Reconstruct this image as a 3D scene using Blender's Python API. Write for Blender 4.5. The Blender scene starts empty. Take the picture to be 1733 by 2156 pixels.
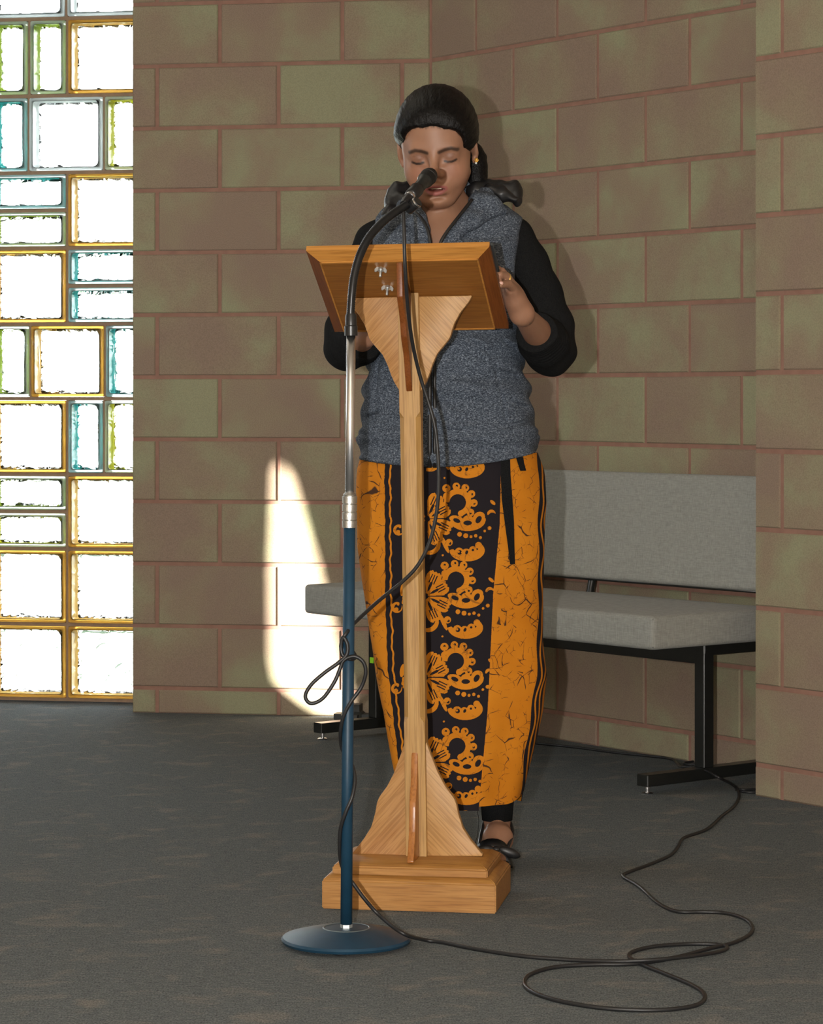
import bpy, bmesh, math, random
import numpy as np
from mathutils import Vector, Matrix, geometry

random.seed(7)
rng = np.random.default_rng(7)
scene = bpy.context.scene
col = scene.collection

# ------------------------------------------------------------------ camera
FPX = 5641.0          # focal length in pixels of the 1733 x 2156 frame
CX, HY, CAMZ = 866.5, 831.0, 0.95
cam_data = bpy.data.cameras.new('camera')
cam_data.sensor_fit = 'VERTICAL'
cam_data.sensor_height = 36.0
cam_data.lens = 36.0 * FPX / 2156.0
cam_data.shift_x = 0.0
cam_data.shift_y = -(1078.0 - HY) / 2156.0
cam_data.clip_start = 0.05
cam_data.clip_end = 200
cam = bpy.data.objects.new('camera', cam_data)
cam.location = (0, 0, CAMZ)
cam.rotation_euler = (math.pi / 2, 0, 0)
col.objects.link(cam)
scene.camera = cam

# ------------------------------------------------------------------ colour management
scene.view_settings.view_transform = 'Standard'
scene.view_settings.look = 'None'
scene.view_settings.exposure = 0.0
scene.view_settings.gamma = 1.0
scene.view_settings.use_curve_mapping = False

# ------------------------------------------------------------------ sky, sun, lamps
world = bpy.data.worlds.new('sky')
scene.world = world
world.use_nodes = True
wn = world.node_tree
wn.nodes['Background'].inputs['Color'].default_value = (0.93, 0.97, 1.0, 1)
wn.nodes['Background'].inputs['Strength'].default_value = 13.0

SUN_AZ, SUN_EL = math.radians(30), math.radians(22)
SUN_DIR = Vector((math.cos(SUN_AZ) * math.cos(SUN_EL), math.sin(SUN_AZ) * math.cos(SUN_EL), -math.sin(SUN_EL)))
sd = bpy.data.lights.new('sun', 'SUN')
sd.energy = 75.0
sd.angle = math.radians(1.1)
sd.color = (1.0, 0.95, 0.86)
sun = bpy.data.objects.new('sun', sd)
sun.rotation_euler = SUN_DIR.to_track_quat('-Z', 'Y').to_euler()
sun.location = (-6, -2, 6)
col.objects.link(sun)

# the photographer's flash, held to the left of the lens
fd = bpy.data.lights.new('camera_flash', 'POINT')
fd.energy = 640.0
fd.shadow_soft_size = 0.014
fd.color = (1.0, 0.97, 0.94)
flash = bpy.data.objects.new('camera_flash', fd)
flash.location = (-0.17, -0.02, 0.96)
col.objects.link(flash)

# soft area lights added under the ceiling, outside the frame, as ambient fill
for nm, loc, sx, sy, e in (('ceiling_fill', (-0.4, 2.4, 2.9), 1.8, 1.4, 7), ('ceiling_fill', (-1.2, 5.9, 2.9), 1.6, 1.6, 7)):
    ad = bpy.data.lights.new(nm, 'AREA')
    ad.shape = 'RECTANGLE'
    ad.size, ad.size_y = sx, sy
    ad.energy = e
    ad.color = (1.0, 0.94, 0.80)
    ao = bpy.data.objects.new(nm, ad)
    ao.location = loc
    col.objects.link(ao)

# cool area light added left of the frame, standing in for daylight
ld = bpy.data.lights.new('left_daylight_fill', 'AREA')
ld.shape = 'RECTANGLE'
ld.size, ld.size_y = 1.5, 1.5
ld.energy = 12
ld.color = (0.82, 0.92, 1.0)
lo = bpy.data.objects.new('left_daylight_fill', ld)
lo.location = (-2.5, 6.2, 1.75)
lo.rotation_euler = (0, math.radians(-90), 0)
col.objects.link(lo)

# ================================================================== helpers
def P(px, py, Y):
    """the world point seen at pixel (px, py) at distance Y"""
    return Vector(((px - CX) * Y / FPX, Y, CAMZ + (HY - py) * Y / FPX))


def G(px, py, z=0.0):
    """the world point of height z seen at pixel (px, py)"""
    Y = (CAMZ - z) * FPX / (py - HY)
    return Vector(((px - CX) * Y / FPX, Y, z))


def srgb(r, g, b):
    f = lambda c: (c / 12.92 if c <= 0.04045 else ((c + 0.055) / 1.055) ** 2.4)
    return (f(r / 255), f(g / 255), f(b / 255), 1.0)


def mesh_obj(name, verts, faces, mat=None, parent=None, smooth=False):
    me = bpy.data.meshes.new(name)
    me.from_pydata([tuple(v) for v in verts], [], faces)
    me.update()
    if smooth:
        me.polygons.foreach_set('use_smooth', [True] * len(me.polygons))
    o = bpy.data.objects.new(name, me)
    col.objects.link(o)
    if mat:
        me.materials.append(mat)
    if parent:
        o.parent = parent
    return o


def bm_obj(name, bm, mat=None, parent=None, smooth=False, auto=None):
    me = bpy.data.meshes.new(name)
    bmesh.ops.recalc_face_normals(bm, faces=bm.faces)
    bm.to_mesh(me)
    bm.free()
    if smooth:
        me.polygons.foreach_set('use_smooth', [True] * len(me.polygons))
    if auto is not None:
        me.polygons.foreach_set('use_smooth', [True] * len(me.polygons))
        me.set_sharp_from_angle(angle=math.radians(auto))
    o = bpy.data.objects.new(name, me)
    col.objects.link(o)
    if mat:
        me.materials.append(mat)
    if parent:
        o.parent = parent
    return o


def empty(name, loc=(0, 0, 0), rz=0.0):
    o = bpy.data.objects.new(name, None)
    o.location = loc
    o.rotation_euler = (0, 0, rz)
    o.empty_display_size = 0.1
    col.objects.link(o)
    return o


def tag(o, label=None, cat=None, group=None, kind=None):
    if label: o['label'] = label
    if cat: o['category'] = cat
    if group: o['group'] = group
    if kind: o['kind'] = kind
    return o


def add_box(bm, c, size, bevel=0.0, seg=1, M=None):
    r = bmesh.ops.create_cube(bm, size=1.0)
    vs = r['verts']
    for v in vs:
        v.co = Vector((v.co.x * size[0] + c[0], v.co.y * size[1] + c[1], v.co.z * size[2] + c[2]))
    if M is not None:
        bmesh.ops.transform(bm, matrix=M, verts=vs)
    if bevel:
        es = list({e for v in vs for e in v.link_edges})
        bmesh.ops.bevel(bm, geom=es, offset=bevel, segments=seg, affect='EDGES', profile=0.5)


def box_obj(name, c, size, mat, parent=None, bevel=0.0, seg=1, M=None):
    bm = bmesh.new()
    add_box(bm, c, size, bevel, seg, M)
    return bm_obj(name, bm, mat, parent, auto=35 if bevel else None)


def prism_obj(name, pts, y0, y1, mat, parent=None, bevel=0.0, plane='xz', M=None):
    """polygon in x-z (or y-z) extruded along y (or x)"""
    bm = bmesh.new()
    n = len(pts)
    mk = (lambda a, b, t: Vector((a, t, b))) if plane == 'xz' else (lambda a, b, t: Vector((t, a, b)))
    f = [bm.verts.new(mk(a, b, y0)) for a, b in pts]
    g = [bm.verts.new(mk(a, b, y1)) for a, b in pts]
    bm.faces.new(f)
    bm.faces.new(list(reversed(g)))
    for i in range(n):
        bm.faces.new((f[i], g[i], g[(i + 1) % n], f[(i + 1) % n]))
    if M is not None:
        bmesh.ops.transform(bm, matrix=M, verts=bm.verts)
    bmesh.ops.recalc_face_normals(bm, faces=bm.faces)
    if bevel:
        bmesh.ops.bevel(bm, geom=list(bm.edges), offset=bevel, segments=2, affect='EDGES', profile=0.5)
    return bm_obj(name, bm, mat, parent, auto=30)


def lathe(name, prof, mat, parent=None, n=48, M=None, auto=35):
    """profile of (radius, z) turned about z"""
    bm = bmesh.new()
    rings = []
    for r, z in prof:
        if r < 1e-6:
            rings.append([bm.verts.new((0, 0, z))])
        else:
            rings.append([bm.verts.new((r * math.cos(2 * math.pi * i / n), r * math.sin(2 * math.pi * i / n), z)) for i in range(n)])
    for a, b in zip(rings[:-1], rings[1:]):
        if len(a) == 1 and len(b) == 1:
            continue
        for i in range(n):
            j = (i + 1) % n
            if len(a) == 1:
                bm.faces.new((a[0], b[j], b[i]))
            elif len(b) == 1:
                bm.faces.new((a[i], a[j], b[0]))
            else:
                bm.faces.new((a[i], a[j], b[j], b[i]))
    if M is not None:
        bmesh.ops.transform(bm, matrix=M, verts=bm.verts)
    return bm_obj(name, bm, mat, parent, auto=auto)


def spline(pts, n=8):
    """Catmull-Rom through the points"""
    p = [Vector(q) for q in pts]
    p = [p[0] * 2 - p[1]] + p + [p[-1] * 2 - p[-2]]
    out = []
    for i in range(1, len(p) - 2):
        a, b, c, d = p[i - 1], p[i], p[i + 1], p[i + 2]
        for k in range(n):
            t = k / n
            out.append(0.5 * ((2 * b) + (c - a) * t + (2 * a - 5 * b + 4 * c - d) * t * t + (3 * b - a - 3 * c + d) * t ** 3))
    out.append(p[-2])
    return out


def tube(name, pts, r, mat, parent=None, n=10, radii=None, flat=None):
    """a swept round tube; radii gives a radius for each point"""
    pts = [Vector(p) for p in pts]
    V, F = [], []
    up = Vector((0.13, 0.21, 0.97)).normalized()
    t0 = (pts[1] - pts[0]).normalized()
    u = (up - t0 * up.dot(t0)).normalized()
    for i, p in enumerate(pts):
        t = (pts[min(i + 1, len(pts) - 1)] - pts[max(i - 1, 0)]).normalized()
        u = (u - t * u.dot(t))
        u = u.normalized() if u.length > 1e-6 else t.orthogonal().normalized()
        w = t.cross(u)
        rr = radii[i] if radii else r
        for k in range(n):
            a = 2 * math.pi * k / n
            V.append(p + u * (rr * math.cos(a)) + w * (rr * math.sin(a)))
    for i in range(len(pts) - 1):
        for k in range(n):
            F.append((i * n + k, i * n + (k + 1) % n, (i + 1) * n + (k + 1) % n, (i + 1) * n + k))
    F.append(tuple(reversed(range(n))))
    F.append(tuple((len(pts) - 1) * n + k for k in range(n)))
    return mesh_obj(name, V, F, mat, parent, smooth=True)


# ------------------------------------------------------------------ material helpers
def nodes(name):
    m = bpy.data.materials.new(name)
    m.use_nodes = True
    nt = m.node_tree
    return m, nt, nt.nodes['Principled BSDF']


def N(nt, t, **kw):
    n = nt.nodes.new(t)
    for k, v in kw.items():
        if k in n.inputs:
            n.inputs[k].default_value = v
        else:
            setattr(n, k, v)
    return n


def ramp(nt, fac, stops, interp='LINEAR'):
    r = nt.nodes.new('ShaderNodeValToRGB')
    r.color_ramp.interpolation = interp
    while len(r.color_ramp.elements) < len(stops):
        r.color_ramp.elements.new(0.5)
    for e, (p, c) in zip(r.color_ramp.elements, stops):
        e.position = p
        e.color = c if len(c) == 4 else (*c, 1)
    nt.links.new(fac, r.inputs['Fac'])
    return r.outputs['Color']


def mixc(nt, fac, a, b, mode='MIX'):
    m = nt.nodes.new('ShaderNodeMix')
    m.data_type = 'RGBA'
    m.blend_type = mode
    for s, v in ((m.inputs[0], fac), (m.inputs[6], a), (m.inputs[7], b)):
        if hasattr(v, 'is_output') or isinstance(v, bpy.types.NodeSocket):
            nt.links.new(v, s)
        else:
            s.default_value = v
    return m.outputs[2]


def coords(nt, scale=(1, 1, 1), rot=(0, 0, 0), kind='Object'):
    tc = nt.nodes.new('ShaderNodeTexCoord')
    src = tc.outputs[kind]
    if any(rot):                       # turn first, then stretch
        m0 = nt.nodes.new('ShaderNodeMapping')
        m0.inputs['Rotation'].default_value = rot
        nt.links.new(src, m0.inputs['Vector'])
        src = m0.outputs['Vector']
    mp = nt.nodes.new('ShaderNodeMapping')
    mp.inputs['Scale'].default_value = scale
    nt.links.new(src, mp.inputs['Vector'])
    return mp.outputs['Vector']


def noise(nt, vec, scale, detail=3, rough=0.55, dist=0.0):
    n = N(nt, 'ShaderNodeTexNoise', Scale=scale, Detail=detail, Roughness=rough, Distortion=dist)
    nt.links.new(vec, n.inputs['Vector'])
    return n.outputs['Fac']


def bump(nt, bsdf, h, strength=0.3, dist=0.002):
    b = N(nt, 'ShaderNodeBump', Strength=strength, Distance=dist)
    nt.links.new(h, b.inputs['Height'])
    nt.links.new(b.outputs['Normal'], bsdf.inputs['Normal'])


def plain(name, c, rough=0.5, metal=0.0, var=0.08, scale=60, bumpy=0.0, spec=0.5, coat=0.0):
    m, nt, b = nodes(name)
    v = coords(nt)
    f = noise(nt, v, scale)
    d = tuple(max(0, x * (1 - var)) for x in c[:3]) + (1,)
    e = tuple(min(1, x * (1 + var)) for x in c[:3]) + (1,)
    nt.links.new(ramp(nt, f, [(0.3, d), (0.7, e)]), b.inputs['Base Color'])
    b.inputs['Roughness'].default_value = rough
    b.inputs['Metallic'].default_value = metal
    b.inputs['Specular IOR Level'].default_value = spec
    b.inputs['Coat Weight'].default_value = coat
    if bumpy:
        bump(nt, b, f, bumpy, 0.001)
    return m


def wood(name, dark, light, axis='z', rough=0.46, rot=0.0, fine=1.0):
    m, nt, b = nodes(name)
    s = {'x': (3, 40, 40), 'y': (40, 3, 40), 'z': (40, 40, 3)}[axis]
    v = coords(nt, s, (0, rot, 0))
    f = noise(nt, v, 1.6, 5, 0.62, 0.6)
    s2 = {'x': (14, 420, 420), 'y': (420, 14, 420), 'z': (420, 420, 14)}[axis]
    g = noise(nt, coords(nt, s2, (0, rot, 0)), 1.0 * fine, 2, 0.5)
    base = ramp(nt, f, [(0.28, dark), (0.72, light)])
    pore = ramp(nt, g, [(0.40, (0.62, 0.56, 0.5, 1)), (0.52, (1, 1, 1, 1))])
    nt.links.new(mixc(nt, 0.55, base, pore, 'MULTIPLY'), b.inputs['Base Color'])
    b.inputs['Roughness'].default_value = rough
    b.inputs['Specular IOR Level'].default_value = 0.35
    bump(nt, b, g, 0.10, 0.0006)
    return m


# ------------------------------------------------------------------ materials
def mat_block():
    m, nt, b = nodes('concrete_block')
    info = nt.nodes.new('ShaderNodeObjectInfo')
    tc = nt.nodes.new('ShaderNodeTexCoord')
    off = N(nt, 'ShaderNodeVectorMath', operation='MULTIPLY_ADD')
    comb = nt.nodes.new('ShaderNodeCombineXYZ')
    for i in range(3):
        mul = N(nt, 'ShaderNodeMath', operation='MULTIPLY')
        mul.inputs[1].default_value = (37.0, 53.0, 71.0)[i]
        nt.links.new(info.outputs['Random'], mul.inputs[0])
        nt.links.new(mul.outputs[0], comb.inputs[i])
    off.inputs[1].default_value = (1, 1, 1)
    nt.links.new(tc.outputs['Object'], off.inputs[0])
    nt.links.new(comb.outputs[0], off.inputs[2])
    v = off.outputs[0]
    big = noise(nt, v, 4.2, 3, 0.5, 0.3)
    mid = noise(nt, v, 17, 4, 0.6)
    fine = noise(nt, v, 330, 3, 0.7)
    # every block its own tone: some brown all over, some olive
    rnd = N(nt, 'ShaderNodeMath', operation='MULTIPLY_ADD')
    nt.links.new(info.outputs['Random'], rnd.inputs[0])
    rnd.inputs[1].default_value = 0.20
    rnd.inputs[2].default_value = -0.10
    a = N(nt, 'ShaderNodeMath', operation='ADD')
    nt.links.new(big, a.inputs[0]); nt.links.new(rnd.outputs[0], a.inputs[1])
    a2 = N(nt, 'ShaderNodeMath', operation='MULTIPLY_ADD')
    nt.links.new(mid, a2.inputs[0]); a2.inputs[1].default_value = 0.22
    nt.links.new(a.outputs[0], a2.inputs[2])
    tone = ramp(nt, a2.outputs[0], [(0.46, srgb(144, 125, 109)), (0.60, srgb(147, 132, 111)), (0.78, srgb(151, 149, 120))])
    grain = ramp(nt, fine, [(0.30, (0.72, 0.72, 0.72, 1)), (0.62, (1.05, 1.05, 1.05, 1))])
    nt.links.new(mixc(nt, 0.8, tone, grain, 'MULTIPLY'), b.inputs['Base Color'])
    b.inputs['Roughness'].default_value = 0.93
    b.inputs['Specular IOR Level'].default_value = 0.2
    bump(nt, b, fine, 0.35, 0.0016)
    return m


MB = mat_block()
MORTAR = plain('pink_mortar', srgb(146, 112, 98), 0.95, var=0.12, scale=25, bumpy=0.2, spec=0.1)
PLASTER = plain('plaster', srgb(170, 158, 140), 0.9, spec=0.2)


def mat_carpet():
    m, nt, b = nodes('carpet')
    v = coords(nt)
    fine = noise(nt, coords(nt, (1, 0.55, 1)), 300, 4, 0.85)
    rib = noise(nt, coords(nt, (0.5, 1.6, 1), (0, 0, 0.15)), 90, 2, 0.6)
    fleck = noise(nt, coords(nt, (1, 1.3, 1), (0, 0, -0.3)), 9.0, 3, 0.55, 0.5)
    base = ramp(nt, rib, [(0.3, srgb(101, 107, 110)), (0.7, srgb(123, 128, 127))])
    tan = ramp(nt, fleck, [(0.54, (0, 0, 0, 1)), (0.70, (0.6, 0.6, 0.6, 1))])
    c = mixc(nt, tan, base, srgb(146, 141, 133))
    g = ramp(nt, fine, [(0.36, (0.30, 0.31, 0.33, 1)), (0.62, (1.38, 1.38, 1.38, 1))])
    nt.links.new(mixc(nt, 0.85, c, g, 'MULTIPLY'), b.inputs['Base Color'])
    b.inputs['Roughness'].default_value = 1.0
    b.inputs['Specular IOR Level'].default_value = 0.05
    bump(nt, b, fine, 0.7, 0.004)
    return m


CARPET = mat_carpet()
OAK = wood('oak_post', srgb(164, 122, 66), srgb(188, 150, 92), 'z')
OAK_PLY = wood('oak_ply', srgb(170, 126, 74), srgb(192, 152, 98), 'z', rot=0.75)
OAK_PLY2 = wood('oak_ply_left', srgb(162, 114, 64), srgb(184, 140, 88), 'z', rot=-0.75)
OAK_BASE = wood('oak_base', srgb(156, 106, 48), srgb(180, 132, 72), 'x')
OAK_PANEL = wood('varnished_panel', srgb(136, 86, 36), srgb(156, 104, 48), 'x', rough=0.42)  # the weak light under the board is put into this darker colour
OAK_EDGE = wood('varnished_edge', srgb(176, 118, 50), srgb(196, 140, 70), 'x', rough=0.42)
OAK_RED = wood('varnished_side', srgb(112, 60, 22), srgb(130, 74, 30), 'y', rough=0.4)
OAK_FIN = wood('varnished_fin', srgb(150, 92, 42), srgb(176, 116, 60), 'z', rough=0.3)
CHROME = plain('chrome', (0.80, 0.80, 0.82, 1), 0.26, 1.0, var=0.03)
STEEL = plain('knurled_steel', (0.62, 0.62, 0.60, 1), 0.34, 1.0, var=0.1, scale=500, bumpy=0.5)
ZINC = plain('zinc', (0.62, 0.66, 0.66, 1), 0.42, 0.8, var=0.06)
BLUE = plain('blue_enamel', srgb(24, 57, 78), 0.45, var=0.12, scale=30, spec=0.4)
BLACK_PLASTIC = plain('black_plastic', (0.012, 0.012, 0.013, 1), 0.32, var=0.1)
RUBBER = plain('black_rubber', (0.013, 0.013, 0.014, 1), 0.45, var=0.1)
BLACK_METAL = plain('black_enamel', (0.012, 0.013, 0.012, 1), 0.3, var=0.1)
MICMAT = plain('black_mic_lacquer', (0.014, 0.015, 0.014, 1), 0.35, var=0.15, scale=300)
GOLD = plain('gold', (0.86, 0.55, 0.16, 1), 0.28, 1.0, var=0.05)
GREEN_TAPE = plain('green_sticker', srgb(150, 220, 40), 0.6)
WHITE_PLASTIC = plain('white_plastic', srgb(215, 220, 215), 0.45)


def mat_weave(name, c1, c2, scale=260):
    m, nt, b = nodes(name)
    a = noise(nt, coords(nt, (1, 1, 0.12)), scale, 2, 0.6)
    c = noise(nt, coords(nt, (0.12, 0.12, 1)), scale, 2, 0.6)
    mx = N(nt, 'ShaderNodeMath', operation='ADD')
    nt.links.new(a, mx.inputs[0]); nt.links.new(c, mx.inputs[1])
    hf = N(nt, 'ShaderNodeMath', operation='MULTIPLY')
    nt.links.new(mx.outputs[0], hf.inputs[0]); hf.inputs[1].default_value = 0.5
    nt.links.new(ramp(nt, hf.outputs[0], [(0.36, c1), (0.64, c2)]), b.inputs['Base Color'])
    b.inputs['Roughness'].default_value = 0.95
    b.inputs['Specular IOR Level'].default_value = 0.15
    b.inputs['Sheen Weight'].default_value = 0.1
    bump(nt, b, hf.outputs[0], 0.3, 0.0012)
    return m


BENCH_FABRIC = mat_weave('grey_woven_upholstery', srgb(134, 135, 130), srgb(156, 157, 151), 400)


def mat_heather():
    m, nt, b = nodes('heather_grey_jersey')
    a = noise(nt, coords(nt, (1, 1, 2.0)), 290, 3, 0.72, 0.7)
    c = noise(nt, coords(nt), 14, 3)
    base = ramp(nt, a, [(0.36, srgb(38, 44, 54)), (0.52, srgb(76, 85, 98)), (0.68, srgb(146, 156, 168))])
    sh = ramp(nt, c, [(0.3, (0.9, 0.9, 0.9, 1)), (0.7, (1, 1, 1, 1))])
    nt.links.new(mixc(nt, 1.0, base, sh, 'MULTIPLY'), b.inputs['Base Color'])
    b.inputs['Roughness'].default_value = 0.9
    b.inputs['Specular IOR Level'].default_value = 0.2
    bump(nt, b, a, 0.25, 0.001)
    return m


HEATHER = mat_heather()


def mat_knit():
    m, nt, b = nodes('black_knit')
    a = noise(nt, coords(nt), 500, 2)
    nt.links.new(ramp(nt, a, [(0.3, (0.005, 0.0055, 0.006, 1)), (0.7, (0.013, 0.0135, 0.014, 1))]), b.inputs['Base Color'])
    b.inputs['Roughness'].default_value = 0.95
    b.inputs['Specular IOR Level'].default_value = 0.12
    bump(nt, b, a, 0.3, 0.001)
    return m


KNIT = mat_knit()
LINING = plain('black_nylon', (0.010, 0.010, 0.011, 1), 0.42, var=0.2, scale=20)


def mat_hair():
    m, nt, b = nodes('black_hair')
    f = noise(nt, coords(nt, (260, 14, 200)), 1.0, 3, 0.6)
    nt.links.new(ramp(nt, f, [(0.3, (0.002, 0.002, 0.0022, 1)), (0.75, (0.009, 0.008, 0.0075, 1))]), b.inputs['Base Color'])
    b.inputs['Roughness'].default_value = 0.42
    b.inputs['Specular IOR Level'].default_value = 0.16
    bump(nt, b, f, 0.8, 0.002)
    return m


HAIR = mat_hair()


def mat_skin():
    m, nt, b = nodes('skin')
    at = nt.nodes.new('ShaderNodeAttribute')
    at.attribute_name = 'tone'
    f = noise(nt, coords(nt), 220, 4, 0.7)
    g = noise(nt, coords(nt), 26, 3, 0.5)
    s = ramp(nt, g, [(0.3, (0.93, 0.90, 0.88, 1)), (0.7, (1.04, 1.04, 1.04, 1))])
    nt.links.new(mixc(nt, 1.0, at.outputs['Color'], s, 'MULTIPLY'), b.inputs['Base Color'])
    b.inputs['Roughness'].default_value = 0.47
    b.inputs['Specular IOR Level'].default_value = 0.38
    b.inputs['Subsurface Weight'].default_value = 0.12
    b.inputs['Subsurface Radius'].default_value = (0.012, 0.005, 0.003)
    b.inputs['Subsurface Scale'].default_value = 0.5
    bump(nt, b, f, 0.12, 0.0006)
    return m


SKIN = mat_skin()


def mat_batik():
    m, nt, b = nodes('batik_cotton')
    at = nt.nodes.new('ShaderNodeAttribute')
    at.attribute_name = 'print'
    sep = nt.nodes.new('ShaderNodeSeparateColor')
    nt.links.new(at.outputs['Color'], sep.inputs[0])
    tc = coords(nt, (1, 0.6, 1))
    # crackle: thin dye veins
    w = N(nt, 'ShaderNodeTexNoise', Scale=16.0, Detail=1.5, Roughness=0.5)
    nt.links.new(tc, w.inputs['Vector'])
    wv = N(nt, 'ShaderNodeVectorMath', operation='MULTIPLY_ADD')
    nt.links.new(w.outputs['Color'], wv.inputs[0]); wv.inputs[1].default_value = (0.05, 0.05, 0.05)
    nt.links.new(tc, wv.inputs[2])
    acc = None
    for sc, wd in ((11, 0.034), (24, 0.050), (52, 0.07)):
        vo = N(nt, 'ShaderNodeTexVoronoi', feature='DISTANCE_TO_EDGE', Scale=sc)
        nt.links.new(wv.outputs[0], vo.inputs['Vector'])
        mk = noise(nt, coords(nt, (1.0 + sc * 0.01, 1, 0.8)), 15 + sc * 0.5, 3)
        # veins swell and run out: the line is wide where the mask is strong
        wdt = N(nt, 'ShaderNodeMapRange')
        nt.links.new(mk, wdt.inputs['Value'])
        wdt.inputs['From Min'].default_value = 0.50
        wdt.inputs['From Max'].default_value = 0.78
        wdt.inputs['To Min'].default_value = 0.0001
        wdt.inputs['To Max'].default_value = wd
        dv = N(nt, 'ShaderNodeMath', operation='DIVIDE')
        nt.links.new(vo.outputs['Distance'], dv.inputs[0]); nt.links.new(wdt.outputs[0], dv.inputs[1])
        c = ramp(nt, dv.outputs[0], [(0.45, (1, 1, 1, 1)), (1.0, (0, 0, 0, 1))])
        acc = c if acc is None else mixc(nt, 1.0, acc, c, 'LIGHTEN')
    dye = noise(nt, coords(nt), 9, 3)
    orange = ramp(nt, dye, [(0.3, srgb(186, 112, 18)), (0.7, srgb(202, 128, 30))])
    black = srgb(29, 25, 30)
    vein = N(nt, 'ShaderNodeMath', operation='MULTIPLY')
    nt.links.new(acc, vein.inputs[0]); nt.links.new(sep.outputs[1], vein.inputs[1])
    v2 = N(nt, 'ShaderNodeMath', operation='MULTIPLY')
    nt.links.new(vein.outputs[0], v2.inputs[0]); v2.inputs[1].default_value = 0.92
    col1 = mixc(nt, v2.outputs[0], orange, black)
    edge = ramp(nt, sep.outputs[0], [(0.36, (0, 0, 0, 1)), (0.62, (1, 1, 1, 1))])
    nt.links.new(mixc(nt, edge, black, col1), b.inputs['Base Color'])
    b.inputs['Roughness'].default_value = 0.85
    b.inputs['Specular IOR Level'].default_value = 0.2
    fine = noise(nt, coords(nt), 900, 2)
    bump(nt, b, fine, 0.12, 0.0006)
    return m


BATIK = mat_batik()


# ================================================================== the room
A_L, A_R = math.radians(9.7), math.radians(54.3)
CORNER = Vector((0.0585, 7.864, 0))
DL = Vector((-math.cos(A_L), math.sin(A_L), 0))        # along the left wall, away from the corner to the left
DR = Vector((math.cos(A_R), -math.sin(A_R), 0))        # along the angled wall, to the right and nearer
NL = Vector((-math.sin(A_L), -math.cos(A_L), 0))       # facing the room
NR = Vector((-math.sin(A_R), -math.cos(A_R), 0))
WALL_L_LEN = 0.905
WIN_A = CORNER + DL * WALL_L_LEN                        # where the glass blocks begin
WIN_BACK = 0.20                                         # they stand this far back
COURSE, BLK, JOINT, Z0 = 0.1857, 0.3715, 0.011, 0.074


def block_mesh(L, H, D=0.03, r=0.003):
    V = [(0, 0, 0)] * 0
    x0, x1, z0, z1 = -L / 2, L / 2, -H / 2, H / 2
    V = [(x0, D, z0), (x1, D, z0), (x1, D, z1), (x0, D, z1),
         (x0, r, z0), (x1, r, z0), (x1, r, z1), (x0, r, z1),
         (x0 + r, 0, z0 + r), (x1 - r, 0, z0 + r), (x1 - r, 0, z1 - r), (x0 + r, 0, z1 - r)]
    F = [(8, 9, 10, 11)]
    for i in range(4):
        j = (i + 1) % 4
        F.append((4 + i, 4 + j, 8 + j, 8 + i))
        F.append((i, j, 4 + j, 4 + i))
    me = bpy.data.meshes.new('block')
    me.from_pydata(V, [], F)
    me.update()
    me.materials.append(MB)
    return me


_cache = {}


def masonry(wall, origin, d, nrm, length, even_off, odd_off, zmax, edge_joint=True):
    """blocks laid from the point origin along d; joints of even courses at even_off + k * BLK"""
    yaw = math.atan2(d.y, d.x)
    # block front (-y) has to look along nrm
    if Vector((math.sin(yaw), -math.cos(yaw), 0)).dot(nrm) < 0:
        yaw += math.pi
    ci = 0
    z_lo = 0.0
    z_hi = Z0
    while z_lo < zmax:
        off = even_off if ci % 2 == 0 else odd_off
        js = [0.0]
        t = off
        while t < length - 0.02:
            if t > 0.02:
                js.append(t)
            t += BLK
        js.append(length)
        for a, b in zip(js[:-1], js[1:]):
            la = a + (JOINT / 2 if a > 0 or edge_joint else 0)
            lb = b - (JOINT / 2 if b < length else 0)
            L, H = lb - la, (z_hi - z_lo) - JOINT * (1.0 if ci else 0.6)
            if L < 0.015:
                continue
            key = (round(L, 3), round(H, 3))
            if key not in _cache:
                _cache[key] = block_mesh(L, H)
            o = bpy.data.objects.new('block', _cache[key])
            col.objects.link(o)
            c = origin + d * ((la + lb) / 2)
            zc = z_lo + H / 2 + (JOINT / 2 if ci else 0.001)
            jit = rng.uniform(-0.0006, 0.0006)
            o.parent = wall
            o.location = (c.x + nrm.x * (0.004 + jit), c.y + nrm.y * (0.004 + jit), zc)
            o.rotation_euler = (0, 0, yaw)
        ci += 1
        z_lo, z_hi = z_hi, z_hi + COURSE


def wall_slab(name, a, b, nrm, thick, z1, mat, z0=0.0):
    """upright slab whose room face runs from a to b"""
    p = [a, b, b - nrm * thick, a - nrm * thick]
    V = [(q.x, q.y, z0) for q in p] + [(q.x, q.y, z1) for q in p]
    F = [(0, 1, 2, 3), (7, 6, 5, 4)] + [(i, 4 + i, 4 + (i + 1) % 4, (i + 1) % 4) for i in range(4)]
    o = mesh_obj(name, V, F, mat)
    bm = bmesh.new(); bm.from_mesh(o.data); bmesh.ops.recalc_face_normals(bm, faces=bm.faces); bm.to_mesh(o.data); bm.free()
    tag(o, kind='structure')
    return o


CEIL = 3.0


def ray_wall(px, o, d):
    """t along o + t d seen at picture column px"""
    k = (px - CX) / FPX
    return (o.x - k * o.y) / (k * d.y - d.x)


wall_back = wall_slab('wall_back', CORNER, WIN_A, NL, WIN_BACK + 0.12, CEIL, MORTAR)
masonry(wall_back, CORNER, DL, NL, WALL_L_LEN,
        ray_wall(587, CORNER, DL) - BLK * 1, ray_wall(463, CORNER, DL) - BLK * 1, 2.35, edge_joint=True)

SIDE_LEN = 3.4
wall_side = wall_slab('wall_right', CORNER, CORNER + DR * SIDE_LEN, NR, 0.2, CEIL, MORTAR)
masonry(wall_side, CORNER, DR, NR, 2.1, ray_wall(1082, CORNER, DR), ray_wall(1174.5, CORNER, DR) - BLK, 2.35)

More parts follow.
